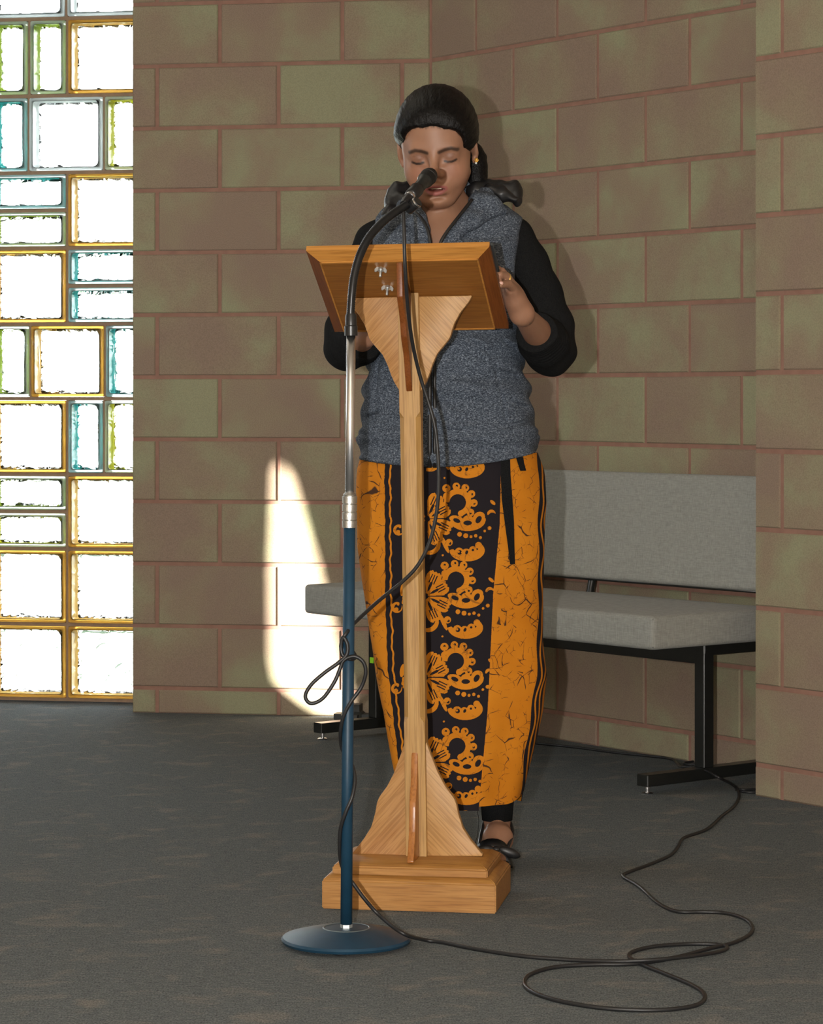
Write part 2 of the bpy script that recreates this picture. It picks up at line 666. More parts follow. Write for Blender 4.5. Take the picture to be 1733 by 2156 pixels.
PIER = Vector((0.817, 6.35, 0))
PIER_END = PIER + DR * 2.0
wall_pier = wall_slab('wall_front', PIER, PIER_END, NR, 0.275, CEIL, MORTAR)
masonry(wall_pier, PIER, DR, NR, 1.3, ray_wall(1647.5, PIER, DR) - BLK * 1, ray_wall(1647.5, PIER, DR) + BLK * 0.5, 2.35, edge_joint=False)

# ---------------------------------------------------------------- glass block window
WIN_O = WIN_A - NL * WIN_BACK - DL * 0.22                # starts behind the end of the wall
S_WIN = FPX / (WIN_A - NL * WIN_BACK).y
WZ = lambda py: CAMZ + (HY - py) / S_WIN


def wt(px):
    return ray_wall(px, WIN_O, DL)


WIN_LEN = wt(-190)
win = empty('window_1')
tag(win, kind='structure')


def mat_glass(name, tint, bumpy):
    m, nt, b = nodes(name)
    b.inputs['Base Color'].default_value = tint
    b.inputs['Roughness'].default_value = 0.02
    b.inputs['IOR'].default_value = 1.45
    b.inputs['Transmission Weight'].default_value = 1.0
    if bumpy:
        f = noise(nt, coords(nt), 15, 2, 0.5, 1.0)
        bump(nt, b, f, 0.8, 0.02)
    return m


def mat_tint(name, c):
    """fired colour on the inside of a glass block's rim: light passes and scatters"""
    m, nt, b = nodes(name)
    f = noise(nt, coords(nt, (1, 1, 0.4)), 40, 3, 0.6, 0.8)
    d = tuple(x * 0.72 for x in c[:3]) + (1,)
    cc = ramp(nt, f, [(0.3, d), (0.65, c)])
    df = nt.nodes.new('ShaderNodeBsdfDiffuse'); tr = nt.nodes.new('ShaderNodeBsdfTranslucent')
    gl = N(nt, 'ShaderNodeBsdfGlossy', Roughness=0.15)
    nt.links.new(cc, df.inputs['Color']); nt.links.new(cc, tr.inputs['Color'])
    m1 = N(nt, 'ShaderNodeMixShader', Fac=0.5); m2 = N(nt, 'ShaderNodeMixShader', Fac=0.10)
    nt.links.new(df.outputs[0], m1.inputs[1]); nt.links.new(tr.outputs[0], m1.inputs[2])
    nt.links.new(m1.outputs[0], m2.inputs[1]); nt.links.new(gl.outputs[0], m2.inputs[2])
    nt.links.new(m2.outputs[0], nt.nodes['Material Output'].inputs['Surface'])
    return m


def mat_thin(name, c, milky=0.0, mc=(0.9, 0.95, 0.94, 1)):
    """thin glass skin: most light goes straight through, moulded parts scatter some of it"""
    m, nt, b = nodes(name)
    tr = N(nt, 'ShaderNodeBsdfTransparent', Color=c)
    gl = N(nt, 'ShaderNodeBsdfGlossy', Roughness=0.08)
    fr = N(nt, 'ShaderNodeFresnel', IOR=1.35)
    m2 = nt.nodes.new('ShaderNodeMixShader')
    nt.links.new(fr.outputs[0], m2.inputs[0])
    src = tr.outputs[0]
    if milky:
        tl_ = N(nt, 'ShaderNodeBsdfTranslucent', Color=mc)
        mm = N(nt, 'ShaderNodeMixShader', Fac=milky)
        nt.links.new(tr.outputs[0], mm.inputs[1]); nt.links.new(tl_.outputs[0], mm.inputs[2])
        src = mm.outputs[0]
    nt.links.new(src, m2.inputs[1]); nt.links.new(gl.outputs[0], m2.inputs[2])
    nt.links.new(m2.outputs[0], nt.nodes['Material Output'].inputs['Surface'])
    return m


PANE = mat_glass('wavy_glass', (1, 1, 1, 1), True)
TINT = {'y': mat_tint('amber_rim', (0.86, 0.62, 0.20, 1)), 'g': mat_tint('green_rim', (0.42, 0.56, 0.05, 1)),
        't': mat_tint('teal_rim', (0.05, 0.50, 0.48, 1)), 'c': mat_tint('clear_rim', (0.86, 0.90, 0.90, 1)),
        'l': mat_tint('lime_rim', (0.62, 0.62, 0.03, 1))}
RIM_GLASS = {k: mat_thin('rim_glass_' + k, c) for k, c in
             {'y': (1.0, 0.80, 0.42, 1), 'g': (0.86, 0.97, 0.86, 1), 't': (0.8, 0.97, 0.98, 1), 'c': (0.95, 1, 1, 1), 'l': (0.97, 1.0, 0.88, 1)}.items()}

LIPW = mat_thin('clear_lip', (0.97, 1.0, 0.99, 1), 0.62)
LIP = {k: LIPW for k in 'gtcl'}
LIP['y'] = mat_thin('amber_lip', (1.0, 0.86, 0.52, 1), 0.45, (0.97, 0.80, 0.42, 1))
FRONT = mat_thin('clear_pane', (0.98, 1.0, 1.0, 1))

ROWS = [33.5, 197, 360, 520, 681, 839.5, 1000, 1158, 1318, 1477]
zrow = [WZ(y) for y in ROWS]
zr_top = [2 * zrow[0] - zrow[1] + 0.0] + zrow
UNIT = (zrow[0] - zrow[-1]) / 9
LAY = []     # (row, x0, x1, half-part: None / 'top' / 'bot', tint)
R = lambda r, items: [LAY.append((r, *i)) for i in items]
FB = 160.0
R(-1, [(140, 300, None, 'c'), (-24, 136, None, 'c'), (-190, -28, None, 'y')])
R(0, [(142, 302, None, 'y'), (62, 138, None, 'g'), (-20, 58, None, 'g'), (-184, -24, None, 'y')])
R(1, [(219, 296, None, 'l'), (60, 216, None, 'c'), (-20, 57, None, 't'), (-184, -24, None, 'c')])
R(2, [(142, 302, None, 'y'), (-22, 138, 'top', 't'), (-22, 138, 'bot', 'g'), (-184, -26, None, 'y')])
R(3, [(142, 302, 'top', 't'), (142, 302, 'bot', 't'), (-22, 138, None, 'y'), (-184, -26, None, 'y')])
R(4, [(221, 298, None, 't'), (64, 218, None, 'y'), (-19, 61, None, 'g'), (-184, -23, None, 'c')])
R(5, [(219, 298, None, 'l'), (142, 216, None, 't'), (-22, 138, None, 'y'), (-184, -26, None, 'c')])
R(6, [(142, 302, None, 'y'), (-22, 138, 'top', 'g'), (-22, 138, 'bot', 'l'), (-184, -26, None, 'y')])
R(7, [(142, 302, None, 'y'), (-22, 138, None, 'y'), (-184, -26, None, 'y')])
R(8, [(142, 302, None, 'y'), (-22, 138, None, 'y'), (-184, -26, None, 'y')])

GD = 0.085                                                # depth of a glass block
win_yaw = math.atan2(-DL.y, -DL.x)                        # local +x to the right, local -y into the room
GRID = []


def ring(w, h, r, y, n=4):
    """rounded rectangle ring"""
    out = []
    for cx_, cz_, a0 in ((w / 2 - r, h / 2 - r, 0), (-w / 2 + r, h / 2 - r, 90), (-w / 2 + r, -h / 2 + r, 180), (w / 2 - r, -h / 2 + r, 270)):
        for i in range(n + 1):
            a = math.radians(a0 + 90 * i / n)
            out.append((cx_ + r * math.cos(a), y, cz_ + r * math.sin(a)))
    return out


def loft_rings(rings, cap0=False, cap1=False):
    V, F = [], []
    n = len(rings[0])
    for rg in rings:
        V += rg
    for i in range(len(rings) - 1):
        for k in range(n):
            F.append((i * n + k, i * n + (k + 1) % n, (i + 1) * n + (k + 1) % n, (i + 1) * n + k))
    if cap0: F.append(tuple(reversed(range(n))))
    if cap1: F.append(tuple((len(rings) - 1) * n + k for k in range(n)))
    return V, F


def pane_mesh(w, h, y, th, seed, mat):
    """a glass pane, rounded, slightly wavy on both faces"""
    nx, nz = max(4, int(w / 0.022)), max(4, int(h / 0.022))
    r2 = np.random.default_rng(seed)
    ph = r2.uniform(0, 6.28, 8)
    V, F = [], []
    for s in (0, 1):
        for j in range(nz + 1):
            for i in range(nx + 1):
                x, z = -w / 2 + w * i / nx, -h / 2 + h * j / nz
                e = min(1, 6 * min(i / nx, 1 - i / nx)) * min(1, 6 * min(j / nz, 1 - j / nz))
                wv = 0.0016 * (math.sin(38 * x + 19 * z + ph[s]) + math.sin(27 * z - 31 * x + ph[2 + s]))
                V.append((x, y + s * th + e * wv, z))
    n1 = (nx + 1) * (nz + 1)
    for j in range(nz):
        for i in range(nx):
            a = j * (nx + 1) + i
            F.append((a, a + 1, a + nx + 2, a + nx + 1))
            F.append((n1 + a + nx + 1, n1 + a + nx + 2, n1 + a + 1, n1 + a))
    for i in range(nx):
        a, b = i, nz * (nx + 1) + i
        F.append((a, n1 + a, n1 + a + 1, a + 1)); F.append((b + 1, n1 + b + 1, n1 + b, b))
    for j in range(nz):
        a, b = j * (nx + 1), j * (nx + 1) + nx
        F.append((a + nx + 1, n1 + a + nx + 1, n1 + a, a)); F.append((b, n1 + b, n1 + b + nx + 1, b + nx + 1))
    return V, F


seed = 0
for (r, x0, x1, half, tint) in LAY:
    z_t = zr_top[r + 1]
    z_b = zr_top[r + 2] if r < 9 else 0
    if half == 'top': z_b = (z_t + z_b) / 2
    if half == 'bot': z_t = (z_t + z_b) / 2
    t0, t1 = wt(x1), wt(x0)
    g = 0.0055
    w, h = (t1 - t0) - 0.002, (z_t - z_b) - 2 * g
    c = WIN_O + DL * ((t0 + t1) / 2)
    zc = (z_t + z_b) / 2
    GRID.append(((t0 + t1) / 2, zc, w, h))
    M = Matrix.Translation((c.x, c.y, zc)) @ Matrix.Rotation(win_yaw, 4, 'Z')
    # the block's shell: outer glass lip turning in to the coloured side walls
    rw = 0.009
    V, F = loft_rings([ring(w - 0.001, h - 0.001, 0.006, 0.004), ring(w - 0.001, h - 0.001, 0.006, GD),
                       ring(w - 2 * rw, h - 2 * rw, 0.008, GD), ring(w - 2 * rw, h - 2 * rw, 0.008, 0.006)])
    o = mesh_obj('glass_block', V, F, TINT[tint], win, smooth=False)
    if tint != 'y':
        o.data.materials.append(TINT['c'])
        nq = len(F) // 3
        for pi_, pl in enumerate(o.data.polygons):
            pl.material_index = 0 if pi_ >= 2 * nq else 1
    o.matrix_basis = M
    # clear front lip
    V, F = loft_rings([ring(w - 0.001, h - 0.001, 0.006, 0.004), ring(w - 0.004, h - 0.004, 0.007, 0.000),
                       ring(w - 2 * rw, h - 2 * rw, 0.009, -0.002), ring(w - 2 * rw - 0.004, h - 2 * rw - 0.004, 0.009, 0.005),
                       ring(w - 2 * rw + 0.001, h - 2 * rw + 0.001, 0.009, 0.008)])
    lip = mesh_obj('glass_lip', V, F + [], LIP[tint], o, smooth=True)
    seed += 1
    V, F = pane_mesh(w - 2 * rw, h - 2 * rw, 0.004, 0.006, seed, PANE)
    mesh_obj('front_pane', V, F, FRONT, o, smooth=True)
    V, F = pane_mesh(w - 2 * rw, h - 2 * rw, GD - 0.008, 0.006, seed + 500, PANE)
    mesh_obj('back_pane', V, F, PANE, o, smooth=True)

# the mortar between the blocks: a slab with a hole for each block
zb0, zt0 = zrow[-1], zr_top[0]


def slab_with_holes(name, outer, holes, y0, y1, mat, parent=None, M=None):
    loops = [[Vector((a, b, 0)) for a, b in outer]] + [[Vector((a, b, 0)) for a, b in h] for h in holes]
    flat = [p for l in loops for p in l]
    tris = geometry.tessellate_polygon(loops)
    n = len(flat)
    V = [(p.x, y0, p.y) for p in flat] + [(p.x, y1, p.y) for p in flat]
    F = [tuple(t) for t in tris] + [tuple(n + i for i in reversed(t)) for t in tris]
    k = 0
    for l in loops:
        m = len(l)
        for i in range(m):
            a, b = k + i, k + (i + 1) % m
            F.append((a, b, n + b, n + a))
        k += m
    o = mesh_obj(name, V, F, mat, parent)
    bm = bmesh.new(); bm.from_mesh(o.data); bmesh.ops.recalc_face_normals(bm, faces=bm.faces); bm.to_mesh(o.data); bm.free()
    if M is not None:
        o.matrix_basis = M
    return o


MORTAR_GREY = plain('window_mortar', srgb(150, 126, 104), 0.9, var=0.1)
rect = lambda cx_, cz_, w, h: [(cx_ - w / 2, cz_ - h / 2), (cx_ + w / 2, cz_ - h / 2), (cx_ + w / 2, cz_ + h / 2), (cx_ - w / 2, cz_ + h / 2)]
holes = [rect(-t, z, w, h) for (t, z, w, h) in GRID]
outer = [(-WIN_LEN - 0.02, 0.004), (0.01, 0.004), (0.01, zt0 + 0.02), (-WIN_LEN - 0.02, zt0 + 0.02)]
slab_with_holes('mortar_grid', outer, holes, 0.010, GD - 0.006, MORTAR_GREY, win,
                Matrix.Translation((WIN_O.x, WIN_O.y, 0)) @ Matrix.Rotation(win_yaw, 4, 'Z'))

# plain wall above and beside the window, out of the frame
WIN_L = WIN_O + DL * (WIN_LEN + 0.01)
lintel = wall_slab('wall_back_lintel', WIN_A - NL * WIN_BACK, WIN_L, NL, 0.12, CEIL, PLASTER, z0=zt0 + 0.01)
XL = -2.6
tL = (WIN_L.x - XL) / -DL.x
WALL_END = WIN_L + DL * tL
wall_slab('wall_back_plain', WIN_L, WALL_END, NL, 0.12, CEIL, PLASTER)

# wall on the left, out of the frame: its unseen hole is shaped to throw the sun patch
SUNP = []
for (px, py) in ((588, 1000), (603, 968), (622, 1000), (690, 1240), (742, 1452), (744, 1500), (690, 1509), (640, 1478), (592, 1442), (583, 1400), (581, 1200)):
    t = ray_wall(px, CORNER, DL)
    q = CORNER + DL * t
    z = CAMZ + (HY - py) * q.y / FPX
    s = (q.x - XL) / SUN_DIR.x
    SUNP.append((q.y - SUN_DIR.y * s, z - SUN_DIR.z * s))
M = Matrix.Translation((XL, 0, 0)) @ Matrix.Rotation(math.pi / 2, 4, 'Z')
wl = slab_with_holes('wall_left', [(-1.5, 0), (WALL_END.y + 0.1, 0), (WALL_END.y + 0.1, CEIL), (-1.5, CEIL)], [SUNP],
                     0.0, 0.02, PLASTER, None, M)
tag(wl, kind='structure')

# rest of the room
XR = 3.0
tR = 3.4
RC = CORNER + DR * tR
wall_slab('wall_right_plain', RC, Vector((XR, RC.y - 1.0, 0)), Vector((-0.8, -0.6, 0)), 0.1, CEIL, PLASTER)
wall_slab('wall_right_side', Vector((XR, RC.y - 0.95, 0)), Vector((XR, -1.5, 0)), Vector((-1, 0, 0)), 0.1, CEIL, PLASTER)
wall_slab('wall_rear', Vector((XL, -1.5, 0)), Vector((XR, -1.5, 0)), Vector((0, 1, 0)), 0.1, CEIL, PLASTER)
fl = [(XL, -1.5), (XR, -1.5), (XR, RC.y - 0.9), (RC.x + 0.05, RC.y), (CORNER.x + 0.02, CORNER.y + 0.02),
      (WIN_A.x, WIN_A.y + 0.02), (WIN_O.x - NL.x * GD, WIN_O.y - NL.y * GD), (WALL_END.x, WALL_END.y + 0.08)]
V = [(x, y, 0) for x, y in fl] + [(x, y, -0.05) for x, y in fl]
n = len(fl)
floor = mesh_obj('floor', V, [tuple(range(n)), tuple(reversed(range(n, 2 * n)))] + [(i, n + i, n + (i + 1) % n, (i + 1) % n) for i in range(n)], CARPET)
tag(floor, kind='structure')
ceil = box_obj('ceiling', ((XL + XR) / 2, 3.6, CEIL + 0.05), (XR - XL + 0.3, 10.6, 0.1), PLASTER)
tag(ceil, kind='structure')


def mat_ground():
    m, nt, b = nodes('garden_ground')
    f = noise(nt, coords(nt), 2.2, 4, 0.6)
    nt.links.new(ramp(nt, f, [(0.49, srgb(38, 56, 34)), (0.54, srgb(215, 218, 210))]), b.inputs['Base Color'])
    b.inputs['Roughness'].default_value = 0.95
    return m


gr = box_obj('ground', (0, 10, -0.2), (80, 80, 0.1), mat_ground())
tag(gr, kind='structure')

# ================================================================== lectern
YAW = math.radians(-9.0)
LEC = Vector((0.012, 5.035, 0))
lec = empty('lectern', LEC, YAW)
tag(lec, 'oak pedestal lectern with flared brackets and a tilted reading board on a stepped plinth', 'lectern')


def plinth_mesh(name, w, d, z0, z1, cham, hz, mat):
    """a slab with a chamfer round its top"""
    bm = bmesh.new()
    R_ = [[(-w / 2, -d / 2), (w / 2, -d / 2), (w / 2, d / 2), (-w / 2, d / 2)]]
    lv = [(0, z0), (0, z1 - hz), (cham, z1)]
    rings = []
    for ins, z in lv:
        rings.append([bm.verts.new(((abs(x) - ins) * (1 if x > 0 else -1), (abs(y) - ins) * (1 if y > 0 else -1), z)) for x, y in R_[0]])
    bm.faces.new(list(reversed(rings[0])))
    for a, b in zip(rings[:-1], rings[1:]):
        for i in range(4):
            bm.faces.new((a[i], a[(i + 1) % 4], b[(i + 1) % 4], b[i]))
    bm.faces.new(rings[-1])
    bmesh.ops.bevel(bm, geom=list(bm.edges), offset=0.0022, segments=2, affect='EDGES')
    return bm_obj(name, bm, mat, lec, auto=40)


BZ = 0.086
plinth_mesh('plinth', 0.324, 0.224, 0.0005, 0.063, 0.013, 0.010, OAK_BASE)
plinth_mesh('plinth_step', 0.290, 0.196, 0.062, BZ, 0.016, 0.009, OAK_BASE)

# post: square with stopped chamfers
PW = 0.0198


def post():
    bm = bmesh.new()
    tilt = math.tan(math.radians(28))
    z_ch0, z_ch1, c = 0.335, 0.918, 0.0085
    lev = [(BZ - 0.002, 0.0008), (z_ch0, 0.0008), (z_ch0 + 0.011, c), (z_ch1 - 0.011, c), (z_ch1, 0.0008), (1.13, 0.0008)]
    rings = []
    for z, ch in lev:
        p = []
        for sx, sy in ((1, -1), (1, 1), (-1, 1), (-1, -1)):
            a = (sx * PW, sy * (PW - ch)); b_ = (sx * (PW - ch), sy * PW)
            seq = (b_, a) if (sx * sy < 0) else (a, b_)
            for q in seq:
                zz = z + (-q[1] * tilt if z == 1.13 else 0)
                p.append(bm.verts.new((q[0], q[1], zz)))
        rings.append(p)
    bm.faces.new(list(reversed(rings[0])))
    for a, b in zip(rings[:-1], rings[1:]):
        for i in range(8):
            bm.faces.new((a[i], a[(i + 1) % 8], b[(i + 1) % 8], b[i]))
    bm.faces.new(rings[-1])
    return bm_obj('post', bm, OAK, lec, auto=25)


post()
LOWF = [(0.0, 0.0), (0.123, 0.0), (0.1235, 0.004), (0.118, 0.010), (0.101, 0.031), (0.087, 0.053), (0.079, 0.079), (0.0755, 0.098), (0.072, 0.107),
        (0.0675, 0.114), (0.056, 0.129), (0.042, 0.155), (0.028, 0.191), (0.0208, 0.212), (0.0, 0.216)]
LOWS = [(a * 1.0, b + BZ - 0.001) for a, b in LOWF]
T = 0.0085
HB = [(PW - 0.004, z) if a < PW else (a, z) for a, z in LOWS]
prism_obj('lower_bracket', HB, -T, T, OAK_PLY, lec, bevel=0.0012)
prism_obj('lower_bracket', [(-a, z) for a, z in reversed(HB)], -T, T, OAK_PLY2, lec, bevel=0.0012)
FB_ = [(-(PW - 0.004) if a < PW else -a * 0.74, z) for a, z in LOWS]
FB_[-1] = (-(PW - 0.004), FB_[-1][1])
prism_obj('front_bracket', FB_, -0.0062, 0.0062, OAK_FIN, lec, bevel=0.0015, plane='yz')
prism_obj('rear_bracket', [(-a, z) for a, z in reversed(FB_)], -0.0062, 0.0062, OAK_FIN, lec, bevel=0.0015, plane='yz')

UPF = [(0.119, 0.0), (0.118, -0.004), (0.1125, -0.013), (0.0967, -0.032), (0.0856, -0.051), (0.081, -0.064), (0.077, -0.077), (0.073, -0.083), (0.065, -0.0926),
       (0.052, -0.108), (0.043, -0.127), (0.0365, -0.146), (0.030, -0.161), (PW, -0.178), (PW - 0.004, -0.178), (PW - 0.004, 0.0)]
UT = 1.134
UPS = [(a, UT + b) for a, b in UPF]
prism_obj('upper_bracket', UPS, -T, T, OAK_PLY, lec, bevel=0.0012)
prism_obj('upper_bracket', [(-a, z) for a, z in reversed(UPS)], -T, T, OAK_PLY2, lec, bevel=0.0012)
SL = math.tan(math.radians(27.5))
PZ = 1.145            # reading board centre height


def under(v):          # underside of the board at local v
    return PZ - 0.0125 - v * SL


fin = []
for a, b in UPF:
    v = -(a if a < 0.03 else a * 0.98)
    z = UT + b
    if b == 0.0:
        z = under(v) + 0.002
    fin.append((v, z))
prism_obj('front_bracket', fin, -0.0056, 0.0056, OAK_RED, lec, bevel=0.0014, plane='yz')
rear = [(PW - 0.004, 0.955), (0.03, 0.985), (0.055, 1.04), (0.09, 1.062), (0.115, under(0.115) + 0.001), (PW - 0.004, under(PW) + 0.001)]
prism_obj('rear_bracket', rear, -0.0056, 0.0056, OAK_RED, lec, plane='yz')

# reading board: a slab with mitred, bevelled edges underneath
bm = bmesh.new()
BW, BL, BT = 0.340, 0.309, 0.022
lev = [(0.0, 0.011), (0.0, 0.001), (0.024, -0.011)]
rings = []
for ins, z in lev:
    rings.append([bm.verts.new((sx * (BW / 2 - ins), sy * (BL / 2 - ins), z)) for sx, sy in ((-1, -1), (1, -1), (1, 1), (-1, 1))])
top = bm.faces.new(rings[0])
edge_faces, bev = [], []
for i in range(4):
    edge_faces.append(bm.faces.new((rings[0][i], rings[1][i], rings[1][(i + 1) % 4], rings[0][(i + 1) % 4])))
    bev.append(bm.faces.new((rings[1][i], rings[2][i], rings[2][(i + 1) % 4], rings[1][(i + 1) % 4])))
bot = bm.faces.new(list(reversed(rings[2])))
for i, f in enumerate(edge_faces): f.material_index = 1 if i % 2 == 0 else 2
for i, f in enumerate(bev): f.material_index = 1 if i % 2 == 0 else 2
board = bm_obj('reading_board', bm, OAK_PANEL, lec)
board.data.materials.append(OAK_EDGE)
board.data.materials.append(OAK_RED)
BOARD_M = Matrix.Translation((0, 0, PZ)) @ Matrix.Rotation(-math.radians(27.5), 4, 'X')
board.matrix_basis = BOARD_M
# thin bead where the bevel meets the flat
bm = bmesh.new()
for i in range(4):
    w, l = BW - 0.048, BL - 0.048
    if i < 2:
        add_box(bm, (0, (i * 2 - 1) * l / 2, -0.0115), (w + 0.003, 0.003, 0.003))
    else:
        add_box(bm, ((i * 2 - 5) * w / 2, 0, -0.0115), (0.003, l + 0.003, 0.003))
bead = bm_obj('bead', bm, OAK_EDGE, board)
# book rest on the reader's side
box_obj('ledge', (0, BL / 2 - 0.012, 0.018), (BW * 0.9, 0.014, 0.014), OAK_EDGE, board, bevel=0.002)
# a round knot in the wood
lathe('wood_knot', [(0.0, -0.0004), (0.006, -0.0004), (0.0075, 0.0)], plain('dark_knot', srgb(96, 54, 16), 0.4), board, n=20,
      M=Matrix.Translation((0.040, 0.028, -0.01115)) @ Matrix.Diagonal((1.35, 0.75, 1, 1)))


def wing_nut(x, y):
    bm = bmesh.new()
    r = bmesh.ops.create_cone(bm, cap_ends=True, segments=12, radius1=0.0062, radius2=0.0042, depth=0.007, matrix=Matrix.Translation((0, 0, -0.0035)))
    bmesh.ops.create_cone(bm, cap_ends=True, segments=10, radius1=0.0024, radius2=0.0024, depth=0.020, matrix=Matrix.Translation((0, 0, -0.010)))
    for s in (-1, 1):
        pts = [(0.002, 0.0), (0.0065, 0.002), (0.0115, -0.005), (0.0110, -0.0105), (0.0080, -0.0108), (0.0045, -0.006), (0.002, -0.0068)]
        f = [bm.verts.new((s * a, -0.0011, b)) for a, b in pts]
        g_ = [bm.verts.new((s * a, 0.0011, b)) for a, b in pts]
        bm.faces.new(f); bm.faces.new(list(reversed(g_)))
        for i in range(len(pts)):
            bm.faces.new((f[i], g_[i], g_[(i + 1) % len(pts)], f[(i + 1) % len(pts)]))
    bmesh.ops.bevel(bm, geom=[e for e in bm.edges if e.calc_length() < 0.02], offset=0.0003, segments=1, affect='EDGES')
    o = bm_obj('wing_nut', bm, ZINC, board, auto=40)
    o.matrix_basis = Matrix.Translation((x, y, -0.0105)) @ Matrix.Rotation(0.25, 4, 'Z')
    return o


wing_nut(-0.037, -0.108)
wing_nut(-0.035, -0.040)

# the post and all it carries lean a little to the left of the plinth
LEAN = Matrix.Translation((0, 0, BZ)) @ Matrix.Rotation(-0.0150, 4, 'Y') @ Matrix.Translation((0, 0, -BZ))
for ch in list(lec.children):
    if not ch.name.startswith('plinth'):
        ch.matrix_basis = LEAN @ ch.matrix_basis

# dark folder lying on the board, only its edge shows on the right
bm = bmesh.new()
add_box(bm, (0, 0, 0), (0.315, 0.100, 0.006), 0.0015)
folder = bm_obj('folder', bm, plain('charcoal_cover', srgb(52, 56, 56), 0.6), None, auto=40)
folder.matrix_world = Matrix.Translation(LEC) @ Matrix.Rotation(YAW, 4, 'Z') @ LEAN @ BOARD_M @ Matrix.Translation((0.0175, -0.092, 0.0145))
tag(folder, 'thin dark folder on the lectern reading board, just its right edge showing', 'folder')

# ================================================================== microphone stand
SB = G(730, 1979, 0.0)
SB = Vector((-0.1125, 4.625, 0))
ms = empty('microphone_stand', SB)
tag(ms, 'blue and chrome round-base microphone stand with a black gooseneck in front of the lectern', 'microphone stand')
lathe('base', [(0.0, 0.005), (0.100, 0.005), (0.110, 0.0065), (0.1125, 0.011), (0.1095, 0.0150), (0.085, 0.0215), (0.055, 0.0280), (0.042, 0.0300), (0.0, 0.0305)], BLUE, ms, n=72)
lathe('base_ring', [(0.0385, 0.0302), (0.0392, 0.0312), (0.0400, 0.0312), (0.0410, 0.0300)], plain('worn_ring', srgb(120, 132, 136), 0.4, 0.6), ms, n=48, auto=60)
for k in range(3):
    a = 2 * math.pi * k / 3 + 2.5
    lathe('rubber_foot', [(0.0, 0.0), (0.014, 0.0), (0.016, 0.002), (0.015, 0.006), (0, 0.006)], RUBBER, ms, n=18, M=Matrix.Translation((0.075 * math.cos(a), 0.075 * math.sin(a), 0)))
nut = lathe('nut', [(0.0, 0.0300), (0.0105, 0.0300), (0.0105, 0.0355), (0.0095, 0.0370), (0, 0.0370)], ZINC, ms, n=6, auto=20)
tl = lambda z: Vector((0.0080 * (z - 0.05), 0, z))
tube('lower_pole', [tl(0.0365), tl(0.3), tl(0.724)], 0.0102, BLUE, ms, n=24)
tube('upper_pole', [tl(0.72), tl(0.9), tl(1.055)], 0.0079, CHROME, ms, n=24)
Mt = Matrix.Translation(tl(0.72)) @ Matrix.Rotation(0.0080, 4, 'Y')
cl = []
for k in range(4):
    z = k * 0.0140
    cl += [(0.0105, z), (0.0128, z + 0.0008), (0.0130, z + 0.0125), (0.0105, z + 0.0135)]
lathe('height_clutch', [(0, 0)] + cl + [(0.0118, 0.0575), (0.009, 0.0605), (0, 0.0605)], STEEL, ms, n=36, M=Mt)
lathe('gooseneck_socket', [(0, 0), (0.0115, 0), (0.0115, 0.016), (0.0100, 0.018), (0.0098, 0.034), (0.0085, 0.038), (0, 0.038)], BLACK_PLASTIC, ms, n=28,
      M=Matrix.Translation(tl(1.052)))
# gooseneck from the socket to the microphone clip
GN = [(738, 690, 4.625), (738, 668, 4.625), (741, 620, 4.625), (746, 580, 4.628), (757, 540, 4.635), (775, 503, 4.648), (800, 473, 4.665), (826, 451, 4.68), (846, 438, 4.69), (858, 430, 4.695)]
gpts = spline([P(*g) - SB for g in GN], 22)
rad = [0.0071 + 0.0006 * (1 if (i % 2) else -1) for i in range(len(gpts))]
gmat = plain('black_flex_metal', (0.016, 0.016, 0.017, 1), 0.28, 0.4, var=0.1)
tube('gooseneck', gpts, 0.007, gmat, ms, n=18, radii=rad)

# microphone: a thing of its own, held in the gooseneck's clip
m0, m1 = P(851, 428, 4.70), P(907, 367, 4.80)
ax = (m1 - m0).normalized()
ML = (m1 - m0).length
mic = empty('microphone', m0)
mic.rotation_mode = 'QUATERNION'
mic.rotation_quaternion = ax.to_track_quat('Z', 'Y')
tag(mic, 'black vocal microphone held by the gooseneck close to the speaking woman', 'microphone')
L = ML
lathe('body', [(0, 0.030), (0.0088, 0.030), (0.0092, 0.034), (0.0110, L - 0.042), (0.0125, L - 0.034), (0.0140, L - 0.030)], MICMAT, mic, n=32)
lathe('tail_plug', [(0, -0.004), (0.0062, -0.004), (0.0072, 0.002), (0.0086, 0.012), (0.0090, 0.024), (0, 0.024)], BLACK_PLASTIC, mic, n=24)
lathe('silver_ring', [(0, 0.023), (0.0098, 0.023), (0.0101, 0.0245), (0.0101, 0.029), (0.0096, 0.0305), (0, 0.0305)], CHROME, mic, n=28)
gr_m = plain('dark_mesh_grille', (0.014, 0.014, 0.014, 1), 0.42, 0.5, var=0.5, scale=1400, bumpy=0.8)
lathe('grille', [(0.0138, L - 0.030), (0.0148, L - 0.026), (0.0150, L - 0.012), (0.0142, L - 0.003), (0.0120, L + 0.002), (0.006, L + 0.0045), (0, L + 0.005)], gr_m, mic, n=36)
lathe('grille_band', [(0.0149, L - 0.0135), (0.01545, L - 0.013), (0.01545, L - 0.0085), (0.0149, L - 0.008)], BLACK_PLASTIC, mic, n=36)
for k, (zz, ln) in enumerate(((0.052, 0.008), (0.0535, 0.005))):
    a = -2.2 + 0.28 * k
    mk = box_obj('green_mark', (0, 0, 0), (0.0014, 0.0003, ln), plain('green_print', srgb(40, 130, 90), 0.5), mic)
    mk.matrix_basis = Matrix.Rotation(a, 4, 'Z') @ Matrix.Translation((0, -0.0101, zz))
